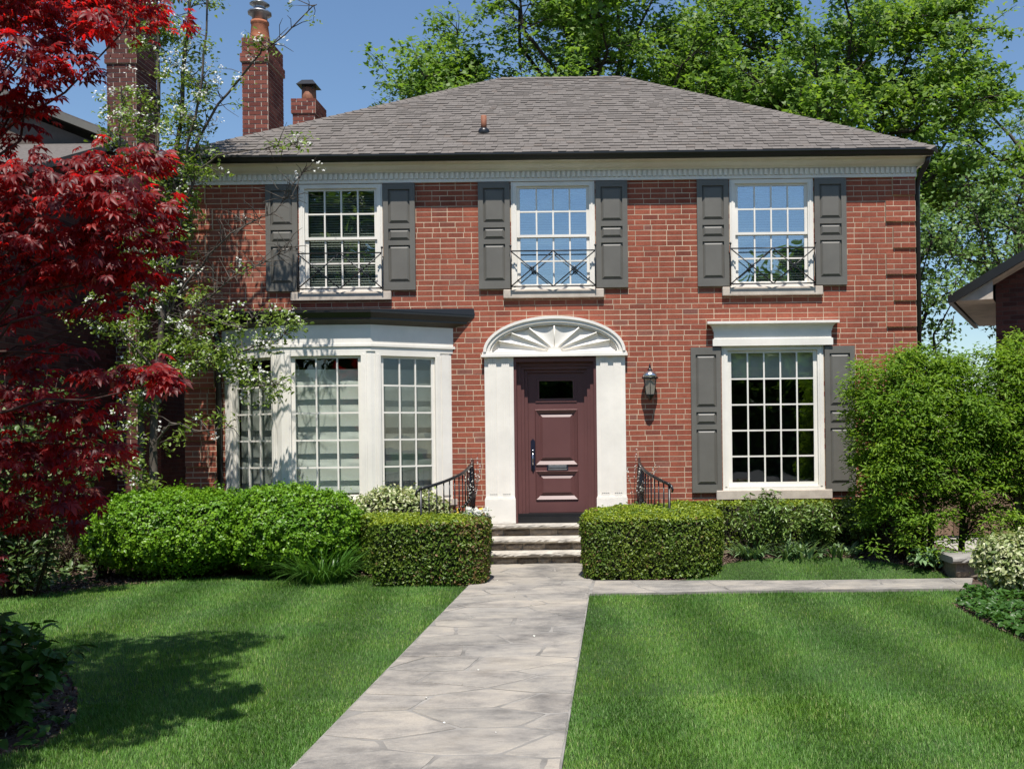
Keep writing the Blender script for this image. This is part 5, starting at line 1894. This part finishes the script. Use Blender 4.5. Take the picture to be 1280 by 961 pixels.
for (u, sd, lb, n) in ((938, 11, "clump of blue green strap leaves nearest the rounded hedge", 70), (985, 12, "clump of broad strap leaves between the glossy shrubs", 60), (1050, 13, "pale strap leaf clump beside the tallest glossy shrub", 40), (1005, 16, "low strap leaf clump at the tip of the lawn wedge", 40)):
    p = P(u, 700, 12.98 if sd != 16 else 12.9); p.z = bedz(p.x, p.y) - 0.01
    strap_clump("strap_leaf_plant", lb, "plant", p, int(n * 1.5), 0.36, 0.042, M['tulip'], 0.22, 1.0, 1.4, "strap leaf plants in the bed")
p = P(1168, 715, 12.35); p.z = bedz(p.x, p.y) - 0.01
bushy("broad_leaf_plant", "low broad leaved plant beside the stone step", "plant", p, (0.32, 0.25, 0.28), 320, 0.10, M['tulip'], 14, None, 0.55, seed=14)
p = P(406, 714, 12.25); p.z = 0
strap_clump("daylily", "arching green daylily clump between the mounded shrub and square hedge", "plant", p, 360, 0.74, 0.020, M['lily'], 0.28, 1.0, 1.35)
# bronze shrub and ground cover at the left
for (u, v, rx, rz, sd, lb) in ((130, 722, 0.30, 0.72, 21, "upright brown twiggy shrub beside the bright mound"), (85, 715, 0.42, 0.5, 22, "low brown leaved shrub under the red maple")):
    p = G(u, v); p.z = 0
    bushy("barberry_shrub", lb, "shrub", p, (rx, rx, rz), 1900, 0.032, M['barberry'], 40, "brown shrubs at the end of the bed", 0.6, tpl=DIAMOND, seed=sd)
def ground_cover(name, label, poly, n, size, mat, h=0.12, flowers=None, kind='stuff'):
    px = [(p.x, p.y) for p in poly]
    x0, x1 = min(p[0] for p in px), max(p[0] for p in px)
    y0, y1 = min(p[1] for p in px), max(p[1] for p in px)
    x, y = RNG.uniform(x0, x1, n), RNG.uniform(y0, y1, n)
    m = in_poly(x, y, px)
    x, y = x[m], y[m]
    hh = np.array([0.5 + 0.9 * nz((a, b, 0), 2.6, 4.0) for a, b in zip(x, y)])
    z = np.clip(hh, 0.1, 1.2) * h * RNG.uniform(0.35, 1.0, len(x)) + 0.01
    V, F = leaves_np(np.stack([x, y, z], 1), np.tile((0, -0.15, 1.0), (len(x), 1)), size, 0.75, LEAF6, RNG, 0.5)
    o = link(name, np_mesh(name, V, F), mat)
    return tag(o, label, None, None, 'stuff')
ground_cover("ground_cover", "leafy ground cover with pale leaves along the bed under the red maple", [G(-60, 770), G(0, 748), G(120, 733), G(150, 700), G(60, 690), G(-80, 690)], 5200, 0.075, M['cover'], 0.24)
ground_cover("ground_cover", "mixed leafy ground cover bordering the big lawn below the variegated shrub", [G(1195, 757), G(1245, 787), G(1330, 822), G(1420, 790), G(1290, 740), G(1215, 741)], 5200, 0.055, M['hydrangea'], 0.13)
ground_cover("ground_cover", "low dark leafy cover around the broad leaved shrub at the lawn's near corner", [G(-60, 778), G(20, 790), G(70, 820), G(98, 865), G(95, 905), G(50, 935), G(-60, 965)], 2200, 0.07, M['hydrangea'], 0.13)
# broad leaved plant in the near corner
p = G(12, 915); p.z = 0; p.x -= 0.16
bushy("broad_leaf_shrub", "broad leaved garden shrub in deep shade at the lawn's near corner", "shrub", p, (0.52, 0.48, 0.74), 2000, 0.09, M['hydrangea'], 40, None, 0.72, seed=31, start=0.12)

# tall leafy screen at the right
def tall_screen():
    rg = np.random.default_rng(77)
    base = Vector((5.05, 12.95, 0))
    t = thing("tall_shrub", "tall bright leafy screen shrub covering the house's lower corner and shutter", "shrub", base)
    tr = MB(); C_, T_ = [], []
    trunks = [((-0.05, -0.35), (0.05, -0.3, 2.0)), ((-0.95, 0.15), (-0.95, 0.1, 2.0)), ((-1.45, 0.2), (-1.5, 0.2, 1.9)), ((0.45, 0.2), (0.6, 0.2, 2.1)), ((-0.5, 0.3), (-0.45, 0.3, 2.1)), ((0.9, 0.1), (1.1, 0.1, 2.0))]
    for (b0, e_) in trunks:
        pts = [Vector((b0[0], b0[1], 0)), Vector((b0[0] * 0.8 + e_[0] * 0.2 + 0.03, b0[1], 0.7)), Vector((e_[0] - 0.03, e_[1], 1.4)), Vector(e_)]
        tr.tube(pts, [0.045, 0.038, 0.03, 0.02], 7)
    def top(x):
        return 2.80 + 0.10 * math.sin(x * 3.1 + 0.6) + 0.30 * math.exp(-((x - 0.5) / 0.28) ** 2) - 0.55 * max(0, -1.45 - x) + 0.05 * math.sin(x * 9)
    nb_ = 2000
    for i in range(nb_):
        x = rg.uniform(-1.92, 1.6)
        y = rg.uniform(-0.75, 0.75)
        zt = top(x) * math.sqrt(max(0.05, 1 - (y / 1.05) ** 2))
        z = zt * (0.08 + 0.92 * rg.random() ** 0.62)
        dens = 0.5 + 0.9 * nz((x, y, z), 1.6, 3.0) + (0.35 if z > 1.0 else 0.12)
        if rg.random() > dens: continue
        q = Vector((x, y, z))
        b0 = min(trunks, key=lambda k: abs(k[1][0] - x))
        s_ = Vector((b0[1][0], b0[1][1], max(0.3, min(z - 0.3, 1.9))))
        tr.tube([s_, s_.lerp(q, 0.5) + Vector((0, 0, 0.1)), q], [0.010, 0.006, 0.003], 4, False)
        out = Vector((x * 0.4, y - 0.25, 0.5)).normalized()
        for k in range(70):
            d = Vector((rg.normal(0, 1), rg.normal(0, 1), rg.normal(0.1, 0.6))).normalized()
            C_.append(q + d * rg.uniform(0.02, 0.21)); T_.append((d + Vector((0, 0, -0.25))).normalized())
    tr.build("trunk", M['bark'], t)
    C_, T_ = np.array(C_), np.array(T_)
    V, F = leaves_np(C_, np.tile((0, -0.35, 1.0), (len(C_), 1)), 0.062, 0.34, DIAMOND, rg, 0.4, 0.35, T_)
    o = link("foliage", np_mesh("foliage", V, F), M['willow'], t)
    o['kind'] = 'stuff'
tall_screen()

# ================================================================== TREES
def limb_pts(a, b, sag, rg, n=6, wob=0.06):
    a, b = Vector(a), Vector(b)
    L = (b - a).length
    out = []
    for i in range(n + 1):
        f = i / n
        p = a.lerp(b, f) + Vector((0, 0, sag * L * math.sin(PI * f)))
        if 0 < i < n: p += Vector((rg.normal(0, wob * L * 0.4), rg.normal(0, wob * L * 0.4), rg.normal(0, wob * L * 0.3)))
        out.append(p)
    return out

def tree(name, label, base, height, cc, cr, limbs, twigs, lpt, lsize, mat, bark, seed, trunk_r=0.28, sig=0.38, tpl=DIAMOND, aspect=0.85, group=None, hollow=0.35, droop=0.0, lowcut=None, trunk_top=0.72, cat="tree"):
    rg = np.random.default_rng(seed)
    base = Vector(base)
    t = thing(name, label, cat, base, 0, group)
    tb = MB()
    cc, cr = Vector(cc), Vector(cr)
    tt = Vector((rg.normal(0, 0.3), rg.normal(0, 0.3), height * trunk_top))
    tp = limb_pts((0, 0, 0), tt, 0, rg, 8, 0.03)
    tb.tube(tp, [trunk_r * (1 - 0.75 * i / 8) * (1.25 if i == 0 else 1) for i in range(9)], 9)
    C_ = []
    for i in range(limbs):
        f = 0.28 + 0.70 * (i + rg.random()) / limbs
        k = min(int(f * 8), 7)
        s_ = tp[k].lerp(tp[k + 1], f * 8 - k)
        th_ = i * 2.399 + rg.normal(0, 0.35)
        ph = rg.uniform(-0.35, 1.25)
        e_ = cc + Vector((cr.x * math.cos(th_) * math.cos(ph), cr.y * math.sin(th_) * math.cos(ph), cr.z * math.sin(ph))) * rg.uniform(0.78, 1.0)
        lp_ = limb_pts(s_, e_, rg.uniform(-0.03, 0.12), rg, 7, 0.07)
        r0 = trunk_r * 0.42 * (1 - 0.5 * f)
        tb.tube(lp_, [max(0.012, r0 * (1 - 0.88 * j / 7)) for j in range(8)], 6, False)
        for j in range(twigs):
            g_ = hollow + (1 - hollow) * rg.random() ** 0.75
            k = min(int(g_ * 7), 6)
            q = lp_[k].lerp(lp_[k + 1], g_ * 7 - k)
            d = Vector((rg.normal(), rg.normal(), rg.normal(0.25 - droop, 0.65))).normalized()
            L = rg.uniform(0.10, 0.34) * min(cr.x, cr.z) * (1.15 - 0.5 * g_)
            e2 = q + d * L
            w_ = limb_pts(q, e2, 0.05 - droop * 0.2, rg, 3, 0.1)
            tb.tube(w_, [0.02, 0.014, 0.010, 0.005], 4, False)
            n = int(lpt * rg.uniform(0.4, 1.6))
            ff = 0.35 + 0.65 * rg.random(n)
            P0, P1 = np.array(w_[1]), np.array(e2)
            pts = P0 + (P1 - P0) * ff[:, None] + rg.normal(0, sig, (n, 3)) * np.array((1, 1, 0.62)) * rg.uniform(0.5, 1.15)
            C_.append(pts)
    tb.build("trunk", M[bark], t)
    C_ = np.concatenate(C_)
    nrm = np.tile((0, -0.45, 1.0), (len(C_), 1))
    V, F = leaves_np(C_, nrm, lsize, aspect, tpl, rg, 0.55, 0.35)
    o = link("crown", np_mesh("crown", V, F), mat, t)
    o['kind'] = 'stuff'
    return t, len(C_)
cnt = 0
BGT = "tall trees rising behind the house"
for args in (
    ("maple_tree", "large bright green maple rising behind the middle of the roof", (-0.5, 31, 0), 19, (0, 0, 11.3), (6.5, 5.0, 7.0), 44, 33, 52, 0.225, M['maple_bg'], 'bark_dark', 41, 0.36, 0.27, STAR3, 1.0, BGT),
    ("maple_tree", "large bright green maple above the sloping end of the roof", (6.6, 30, 0), 18, (0, 0, 10.2), (5.8, 5.0, 6.2), 40, 29, 50, 0.225, M['maple_bg'], 'bark_dark', 42, 0.36, 0.27, STAR3, 1.0, BGT),
    ("birch_tree", "loose gray green tree with arching limbs beside the downspout corner", (12.6, 31, 0), 15, (0, 0, 8.4), (4.4, 4.0, 5.8), 26, 16, 24, 0.17, M['birch'], 'bark', 43, 0.26, 0.24, STAR3, 1.0, BGT, 0.25, 0.15),
    ("birch_tree", "slender loose tree low beyond the neighbour's black eave", (10.0, 25.5, 0), 9.5, (0, 0, 5.2), (2.3, 2.0, 3.7), 18, 12, 20, 0.12, M['birch'], 'bark_dark', 44, 0.14, 0.26, DIAMOND, 0.75, BGT, 0.25, 0.1),
    ("birch_tree", "slender airy tree just outside the house's quoined corner", (6.9, 23, 0), 8.6, (0, 0, 4.8), (1.6, 1.6, 3.6), 18, 12, 22, 0.11, M['birch'], 'bark_dark', 45, 0.12, 0.25, DIAMOND, 0.75, BGT, 0.25, 0.1),
    ("shade_tree", "dark leafy tree in the gap behind the red maple", (-9.5, 28, 0), 8, (0, 0, 4.6), (2.5, 2.5, 2.6), 18, 12, 26, 0.15, M['maple_bg'], 'bark_dark', 46, 0.2, 0.35, DIAMOND, 0.8, BGT),
):
    t_, n_ = tree(*args)
    cnt += n_
# trees across the street, seen only as reflections in the panes
AG = "street trees reflected in the window panes"
for args in (
    ("street_tree", "broad dark tree across the street mirrored in the upper panes over the bay", (-15.5, -22, 0), 16, (0, 0, 9.5), (5.5, 4.5, 6.5), 22, 14, 40, 0.42, M['dark_tree'], 'bark_dark', 51, 0.35, 0.7, DIAMOND, 0.85, AG),
    ("street_tree", "round tree across the street mirrored in the ground floor window", (11.5, -24, 0), 11.5, (0, 0, 6.6), (5.2, 4.0, 5.0), 20, 14, 36, 0.42, M['dark_tree'], 'bark_dark', 52, 0.3, 0.7, DIAMOND, 0.85, AG),
    ("street_tree", "low tree across the street facing the front door", (-1.5, -26, 0), 8.0, (0, 0, 4.4), (6.5, 4.0, 3.4), 20, 13, 36, 0.42, M['dark_tree'], 'bark_dark', 53, 0.25, 0.7, DIAMOND, 0.85, AG),
    ("street_tree", "wide tree across the street beyond the far lawn", (25, -24, 0), 12, (0, 0, 6.6), (8, 5, 5.4), 20, 14, 36, 0.5, M['dark_tree'], 'bark_dark', 54, 0.3, 0.8, DIAMOND, 0.85, AG),
    ("street_tree", "bushy tree across the street mirrored low in the bay panes", (-9.0, -19, 0), 8.0, (0, 0, 3.6), (4.5, 3.0, 3.4), 22, 14, 44, 0.42, M['dark_tree'], 'bark_dark', 55, 0.25, 0.7, DIAMOND, 0.85, AG),
    ("street_tree", "bushy tree across the street mirrored low in the ground floor window", (6.0, -19, 0), 7.2, (0, 0, 3.2), (4.5, 3.0, 3.0), 22, 14, 44, 0.42, M['dark_tree'], 'bark_dark', 56, 0.25, 0.7, DIAMOND, 0.85, AG),
    ("street_tree", "bushy tree far along the street facing the bay's angled side", (16.0, -17, 0), 8.0, (0, 0, 3.6), (5.5, 3.0, 3.5), 22, 14, 44, 0.42, M['dark_tree'], 'bark_dark', 57, 0.25, 0.7, DIAMOND, 0.85, AG),
    ("street_tree", "leafy tree on the near kerb beyond the end of the lawn", (-22.0, -15, 0), 9.0, (0, 0, 4.4), (6.0, 4.0, 4.2), 22, 14, 44, 0.45, M['dark_tree'], 'bark_dark', 58, 0.25, 0.7, DIAMOND, 0.85, AG),
):
    t_, n_ = tree(*args)

shrub("street_hedge", "long tall hedge across the street mirrored in the lower panes", "hedge",
      hedge_core([(-16, -16), (-16, -14.8), (-20, -14.8), (-20, -16)][::-1] if False else [(-18, -16.4), (22, -16.4), (22, -15.2), (-18, -15.2)], 0.0, 3.1, 0.3, 0.35, 0.7, 4.0, 0.6), 16000, 0.30, M['dark_tree'], 0.8, 0.8, (-0.1, 0.3), inner=0.1, sprout=0.5)
bushy("leafy_shrub", "tall leafy green shrub in the shade between the red maple and blossoming tree", "shrub", (-6.75, 11.3, 0), (1.15, 0.8, 2.75), 5200, 0.085, M['cover'], 60, None, 0.6, seed=71, whorl=6, start=0.06)
# --- blossoming tree before the left corner of the house
def pear():
    rg = np.random.default_rng(61)
    Y0 = 13.35
    base = P(187, 655, Y0); base.z = 0
    t = thing("blossom_tree", "slender tree with white blossom and small green leaves at the house's corner", "tree", base)
    tb = MB(); LC, FC = [], []
    def stem(px, dy0, dy1, r0, r1, leaf=1.0, bl=0.4, tw=1.0, start=0.0):
        pts = [P(u, v, Y0 + dy0 + (dy1 - dy0) * i / max(1, len(px) - 1)) - base for i, (u, v) in enumerate(px)]
        fine = []
        for i in range(len(pts) - 1):
            p0, p1, p2, p3 = pts[max(i - 1, 0)], pts[i], pts[i + 1], pts[min(i + 2, len(pts) - 1)]
            for k in range(5):
                u = k / 5
                q = 0.5 * ((2 * p1) + (p2 - p0) * u + (2 * p0 - 5 * p1 + 4 * p2 - p3) * u * u + (3 * p1 - p0 - 3 * p2 + p3) * u ** 3)
                fine.append(q + Vector((rg.normal(0, 0.012), rg.normal(0, 0.02), rg.normal(0, 0.012))))
        fine.append(pts[-1])
        n = len(fine)
        tb.tube(fine, [r0 + (r1 - r0) * (i / (n - 1)) ** 0.8 for i in range(n)], 7, False)
        L = sum((fine[i + 1] - fine[i]).length for i in range(n - 1))
        for j in range(int(L * 15 * tw)):
            f = start + (1 - start) * rg.random()
            k = min(int(f * (n - 1)), n - 2)
            q = fine[k].lerp(fine[k + 1], f * (n - 1) - k)
            d = Vector((rg.normal(), rg.normal(0, 0.8), rg.normal(0.35, 0.6))).normalized()
            e_ = q + d * rg.uniform(0.10, 0.42)
            m_ = q.lerp(e_, 0.5) + Vector((rg.normal(0, 0.02), 0, rg.normal(0.02, 0.02)))
            tb.tube([q, m_, e_], [0.007, 0.005, 0.0025], 4, False)
            for c_ in ((m_ + e_) / 2, e_):
                if rg.random() < leaf * (0.82 if c_.z < 5.0 else 0.74):
                    m = int(rg.integers(12, 26))
                    LC.append(np.array(c_) + rg.normal(0, 0.062, (m, 3)))
                if rg.random() < bl * 0.72:
                    m = int(rg.integers(5, 12))
                    FC.append(np.array(c_) + rg.normal(0, 0.038, (m, 3)) + np.array((0, -0.02, 0.03)))
    stem([(188, 655), (191, 560), (200, 440), (212, 300), (222, 170), (234, 40), (240, -90)], 0, 0.15, 0.062, 0.018, 0.85, 0.5, 1.05, 0.3)
    stem([(184, 655), (176, 560), (180, 440), (190, 300), (199, 160), (196, 20), (190, -80)], 0.05, 0.4, 0.05, 0.016, 0.8, 0.5, 0.95, 0.3)
    stem([(212, 300), (232, 200), (252, 100), (262, -40)], 0.1, -0.25, 0.028, 0.010, 0.75, 0.5, 0.9)
    stem([(214, 260), (262, 150), (318, 75), (345, 52), (396, 6)], 0.1, -0.4, 0.022, 0.006, 0.32, 0.3, 0.75, 0.1)
    stem([(205, 400), (165, 300), (150, 200), (152, 110)], 0.1, -0.3, 0.024, 0.008, 0.8, 0.55, 1.1)
    stem([(200, 470), (160, 420), (128, 390), (110, 400)], 0.0, -0.45, 0.02, 0.006, 0.9, 0.75, 1.2)
    stem([(212, 320), (232, 255), (262, 200), (330, 186), (372, 182)], 0.1, -0.55, 0.02, 0.005, 0.35, 0.25, 0.7)
    stem([(206, 400), (250, 330), (300, 285), (345, 262), (380, 212)], 0.05, -0.6, 0.018, 0.004, 0.0, 0.02, 2.2)
    stem([(205, 430), (255, 375), (310, 335), (370, 308)], 0.05, -0.5, 0.016, 0.004, 0.04, 0.03, 2.2)
    stem([(203, 450), (245, 425), (290, 440), (335, 428), (364, 416)], 0.0, -0.7, 0.02, 0.005, 0.95, 0.6, 1.3)
    stem([(203, 470), (240, 462), (285, 465), (322, 480), (350, 480)], 0.0, -0.6, 0.018, 0.005, 0.9, 0.55, 1.2, 0.1)
    stem([(192, 560), (215, 530), (250, 540), (292, 532)], 0.0, -0.5, 0.02, 0.005, 0.35, 0.15, 0.8)
    stem([(195, 520), (175, 470), (155, 500), (148, 560)], 0.0, -0.4, 0.02, 0.005, 0.9, 0.6, 1.1)
    stem([(200, 440), (238, 390), (262, 395), (300, 410), (322, 392)], 0.0, -0.7, 0.018, 0.005, 0.4, 0.3, 0.9)
    stem([(192, 600), (170, 600), (152, 590)], 0.0, -0.4, 0.014, 0.005, 0.9, 0.5, 1.2)
    stem([(205, 380), (232, 300), (240, 240), (236, 190)], 0.1, 0.3, 0.022, 0.008, 0.9, 0.6, 1.1)
    tb.build("trunk", M['bark'], t)
    C_ = np.concatenate(LC)
    V, F = leaves_np(C_, np.tile((0, -0.3, 1.0), (len(C_), 1)), 0.058, 0.6, LEAF6, rg, 0.7, 0.35)
    o = link("crown", np_mesh("crown", V, F), M['pear_leaf'], t); o['kind'] = 'stuff'
    C_ = np.concatenate(FC)
    V, F = leaves_np(C_, np.tile((0, -0.8, 0.8), (len(C_), 1)), 0.048, 1.0, STAR5, rg, 0.5, 0.25)
    o = link("blossom", np_mesh("blossom", V, F), M['petal'], t); o['kind'] = 'stuff'
pear()

# --- red Japanese style maple close to the viewer
def palmate(nl=7, seed=0):
    rg = np.random.default_rng(seed)
    vs, fs = [(0.0, 0.0, 0.0)], []
    angs = np.linspace(-2.05, 2.05, nl)
    for i, a in enumerate(angs):
        k = abs(i - (nl - 1) / 2) / ((nl - 1) / 2)
        ln = (0.62 - 0.34 * k ** 1.5) * rg.uniform(0.92, 1.05)
        wd = 0.115 * (1 - 0.35 * k)
        ca, sa = math.cos(a), math.sin(a)
        b = len(vs)
        lift = 0.03
        vs += [(0.12 * ca + 0.03 * sa, 0.12 * sa - 0.03 * ca, 0.0), (0.12 * ca - 0.03 * sa, 0.12 * sa + 0.03 * ca, 0.0),
               (0.55 * ln * ca + wd * sa, 0.55 * ln * sa - wd * ca, lift - 0.02), (0.55 * ln * ca - wd * sa, 0.55 * ln * sa + wd * ca, lift - 0.02),
               (0.55 * ln * ca, 0.55 * ln * sa, -0.05), (ln * ca, ln * sa, -0.16 - 0.06 * rg.random())]
        fs += [(0, b, b + 1), (b, b + 2, b + 4), (b, b + 4, b + 1), (b + 1, b + 4, b + 3), (b + 2, b + 5, b + 4), (b + 4, b + 5, b + 3)]
    return np.array(vs), np.array(fs)
def red_maple():
    rg = np.random.default_rng(93)
    base = Vector((-4.35, 5.2, 0))
    t = thing("red_maple", "deep red leaved maple with fine pointed leaves filling the corner beside the lawn", "tree", base)
    pads = []      # (centre, radius xy, radius z, leaves)
    def pad(u, v, Y, ru, rv, n):
        Y *= 1.18
        k = FPX / Y
        pads.append((P(u, v, Y), ru / k, rv / k, n))
    for (u, v, ru, rv, n, Y) in (
        (20, 10, 60, 40, 120, 4.6), (95, 15, 45, 28, 75, 4.8), (30, 75, 50, 35, 110, 4.5), (78, 58, 30, 18, 40, 4.7), (118, 22, 22, 14, 26, 4.6),
        (100, 84, 28, 9, 24, 4.6), (14, 120, 40, 26, 60, 4.6), (40, 140, 26, 10, 20, 4.7),
        (20, 172, 34, 10, 22, 4.7), (70, 215, 70, 26, 120, 4.5), (150, 198, 52, 20, 70, 4.6), (20, 240, 50, 30, 110, 4.5), (120, 240, 62, 26, 120, 4.4),
        (190, 195, 30, 12, 26, 4.6), (160, 280, 55, 26, 110, 4.5), (60, 290, 62, 30, 140, 4.5), (195, 255, 26, 18, 36, 4.6), (205, 300, 20, 16, 26, 4.7), (20, 340, 50, 30, 120, 4.7), (100, 335, 62, 26, 130, 4.6), (150, 330, 45, 20, 60, 4.5), (185, 340, 28, 14, 24, 4.6),
        (20, 392, 30, 12, 24, 5.0), (110, 385, 40, 12, 32, 5.0), (160, 372, 30, 10, 16, 4.8), (70, 436, 40, 10, 26, 4.9), (20, 455, 45, 18, 60, 4.9), (190, 462, 34, 14, 46, 4.5), (130, 470, 44, 13, 42, 4.6), (205, 478, 22, 10, 20, 4.5),
        (40, 500, 55, 24, 100, 4.7), (105, 515, 44, 20, 60, 4.7), (30, 560, 60, 28, 120, 4.7), (115, 560, 50, 20, 66, 4.7), (60, 610, 60, 24, 100, 4.7), (20, 640, 45, 18, 44, 4.8), (95, 625, 34, 14, 26, 4.8), (60, 655, 40, 10, 16, 4.9)):
        pad(u, v, Y, ru, rv, n)
    # the rest of the crown, mostly outside the frame
    for i in range(150):
        a = rg.uniform(0, 2 * PI)
        q = math.sqrt(rg.random())
        z = rg.uniform(0.9, 4.9)
        rad = 1.75 * math.sqrt(max(0.08, 1 - ((z - 2.7) / 2.5) ** 2))
        c_ = Vector((-4.35 + rad * q * math.cos(a), 5.6 + rad * 1.15 * q * math.sin(a), z))
        k = FPX / c_.y
        u, v = CX + k * c_.x, CY + k * (EYE - c_.z)
        if u > -15 and v > -40 and v < 700: continue
        if u > 60: continue
        pads.append((c_, rg.uniform(0.2, 0.36), rg.uniform(0.07, 0.13), 95))
    # parts that throw the shade onto the lawn (high, out of the frame's top)
    for (x, y, z) in tuple((gx + 0.1 * math.sin(gy * 7), gy, 4.25 + 0.12 * (gy - 4)) for gx in (-4.0, -3.55, -3.15) for gy in (4.3, 4.75, 5.2, 5.65, 6.1, 6.5) if gy > 5.0 + (gx + 4.0) * 0.2 or gx < -3.9) + ((-3.3, 5.3, 4.3), (-3.55, 5.9, 4.7), (-3.2, 6.1, 4.9), (-3.7, 5.0, 4.2), (-3.45, 6.5, 5.0)):
        pads.append((Vector((x, y, z)), 0.36, 0.11, 130))
    for (x, y, z) in [(gx, gy, gz) for gy, gz, hi_ in ((4.05, 3.95, -2.75), (4.3, 3.95, -2.75)) for gx in (-1.95, -2.2, -2.45, -2.75, -3.1) if gx <= hi_]:
        pads.append((Vector((x, y, z)), 0.27, 0.10, 120))
    tb = MB()
    tr = limb_pts((0, 0, 0), (0.1, 0.15, 2.0), 0, rg, 5, 0.08)
    tb.tube(tr, [0.11, 0.095, 0.085, 0.075, 0.065, 0.055], 9)
    CC, TT, NN = [], [], []
    for (c_, rx, rz_, n) in pads:
        q = c_ - base
        s_ = tr[int(rg.integers(2, 6))]
        if rg.random() < 0.8:
            lp_ = limb_pts(s_, q, 0.10, rg, 6, 0.08)
            tb.tube(lp_, [0.022, 0.017, 0.013, 0.010, 0.007, 0.005, 0.003], 5, False)
        out = (q - Vector((0, 0, q.z))).normalized()
        for j in range(n):
            a = rg.uniform(0, 2 * PI); r_ = math.sqrt(rg.random())
            p = Vector((q.x + rx * r_ * math.cos(a), q.y + rx * r_ * math.sin(a) * 0.9, q.z + rg.normal(0, 0.42) * rz_ * 1.3 - 0.35 * rz_ * r_))
            CC.append(p)
            d = Vector((math.cos(a), math.sin(a) - 0.35, -0.55)) + out * 0.4
            TT.append(d.normalized())
            NN.append((0.25 * math.cos(a), -0.35 + 0.25 * math.sin(a), 1.0))
    tb.build("trunk", M['bark_red'], t)
    CC, TT, NN = np.array(CC), np.array(TT), np.array(NN)
    W = CC + np.array(base)
    kk = FPX / W[:, 1]
    uu, vv = CX + kk * W[:, 0], CY + kk * (EYE - W[:, 2])
    inside = (uu > 6) & (uu < 1280) & (vv > 6) & (vv < 950)
    order = np.argsort(np.where(inside, W[:, 1], 99.0))
    # the nearest leaves in view are parts of their own
    chosen = [int(i) for i in order if inside[i]][:300]
    mask = np.zeros(len(CC), bool); mask[chosen] = True
    shapes = [palmate(7, s) for s in range(5)]
    meshes = []
    for s, (v, f) in enumerate(shapes):
        me = np_mesh("leaf", v, f); me.materials.append(M['red_leaf']); meshes.append(me)
    for i in chosen:
        n_ = Vector(NN[i] + rg.normal(0, 0.35, 3)).normalized()
        t_ = Vector(TT[i]); t_ = (t_ - n_ * t_.dot(n_)).normalized()
        b_ = n_.cross(t_)
        s = 0.108 * rg.uniform(0.72, 1.25)
        o = bpy.data.objects.new("leaf", meshes[int(rg.integers(0, 5))])
        COL.objects.link(o); o.parent = t
        mat_ = Matrix((t_, b_, n_)).transposed().to_4x4()
        o.matrix_local = Matrix.Translation(Vector(CC[i])) @ mat_ @ Matrix.Scale(s, 4)
    rest_ = ~mask
    idx = np.nonzero(rest_)[0]
    near = (uu > -30) & (uu < 1300) & (vv > -40) & (vv < 980)
    far_i = idx[~near[idx]]
    idx = idx[near[idx]]
    grp = rg.integers(0, 5, len(idx))
    parts = []
    sv, sf = [(0.0, 0.0, 0.0)], []
    for a in np.linspace(-2.05, 2.05, 7):
        ln = 0.62 - 0.34 * (abs(a) / 2.05) ** 1.5
        b = len(sv)
        sv += [(0.5 * ln * math.cos(a - 0.3), 0.5 * ln * math.sin(a - 0.3), 0), (ln * math.cos(a), ln * math.sin(a), -0.16), (0.5 * ln * math.cos(a + 0.3), 0.5 * ln * math.sin(a + 0.3), 0)]
        sf += [(0, b, b + 1), (0, b + 1, b + 2)]
    parts.append(leaves_np(CC[far_i], NN[far_i], 0.108, 1.0, (np.array(sv), np.array(sf)), rg, 0.35, 0.27, TT[far_i]))
    for s in range(5):
        ii = idx[grp == s]
        parts.append(leaves_np(CC[ii], NN[ii], 0.108, 1.0, shapes[s], rg, 0.35, 0.27, TT[ii]))
    V, F = join_np(parts)
    o = link("leaf", np_mesh("leaf", V, F), M['red_leaf'], t); o['kind'] = 'stuff'
red_maple()

# a few fallen petals and bits on the walk and lawn
n_ = 14
px_ = RNG.uniform(-1.6, -0.4, n_); py_ = RNG.uniform(5.0, 13.0, n_)
V, F = leaves_np(np.stack([px_, py_, np.full(n_, 0.040)], 1), np.tile((0, 0, 1.0), (n_, 1)), 0.020, 0.8, DIAMOND, RNG, 0.3, 0.5)
tag(link("fallen_petals", np_mesh("fallen_petals", V, F), M['petal']), "small fallen white petals scattered over the flagstone walk", None, None, 'stuff')
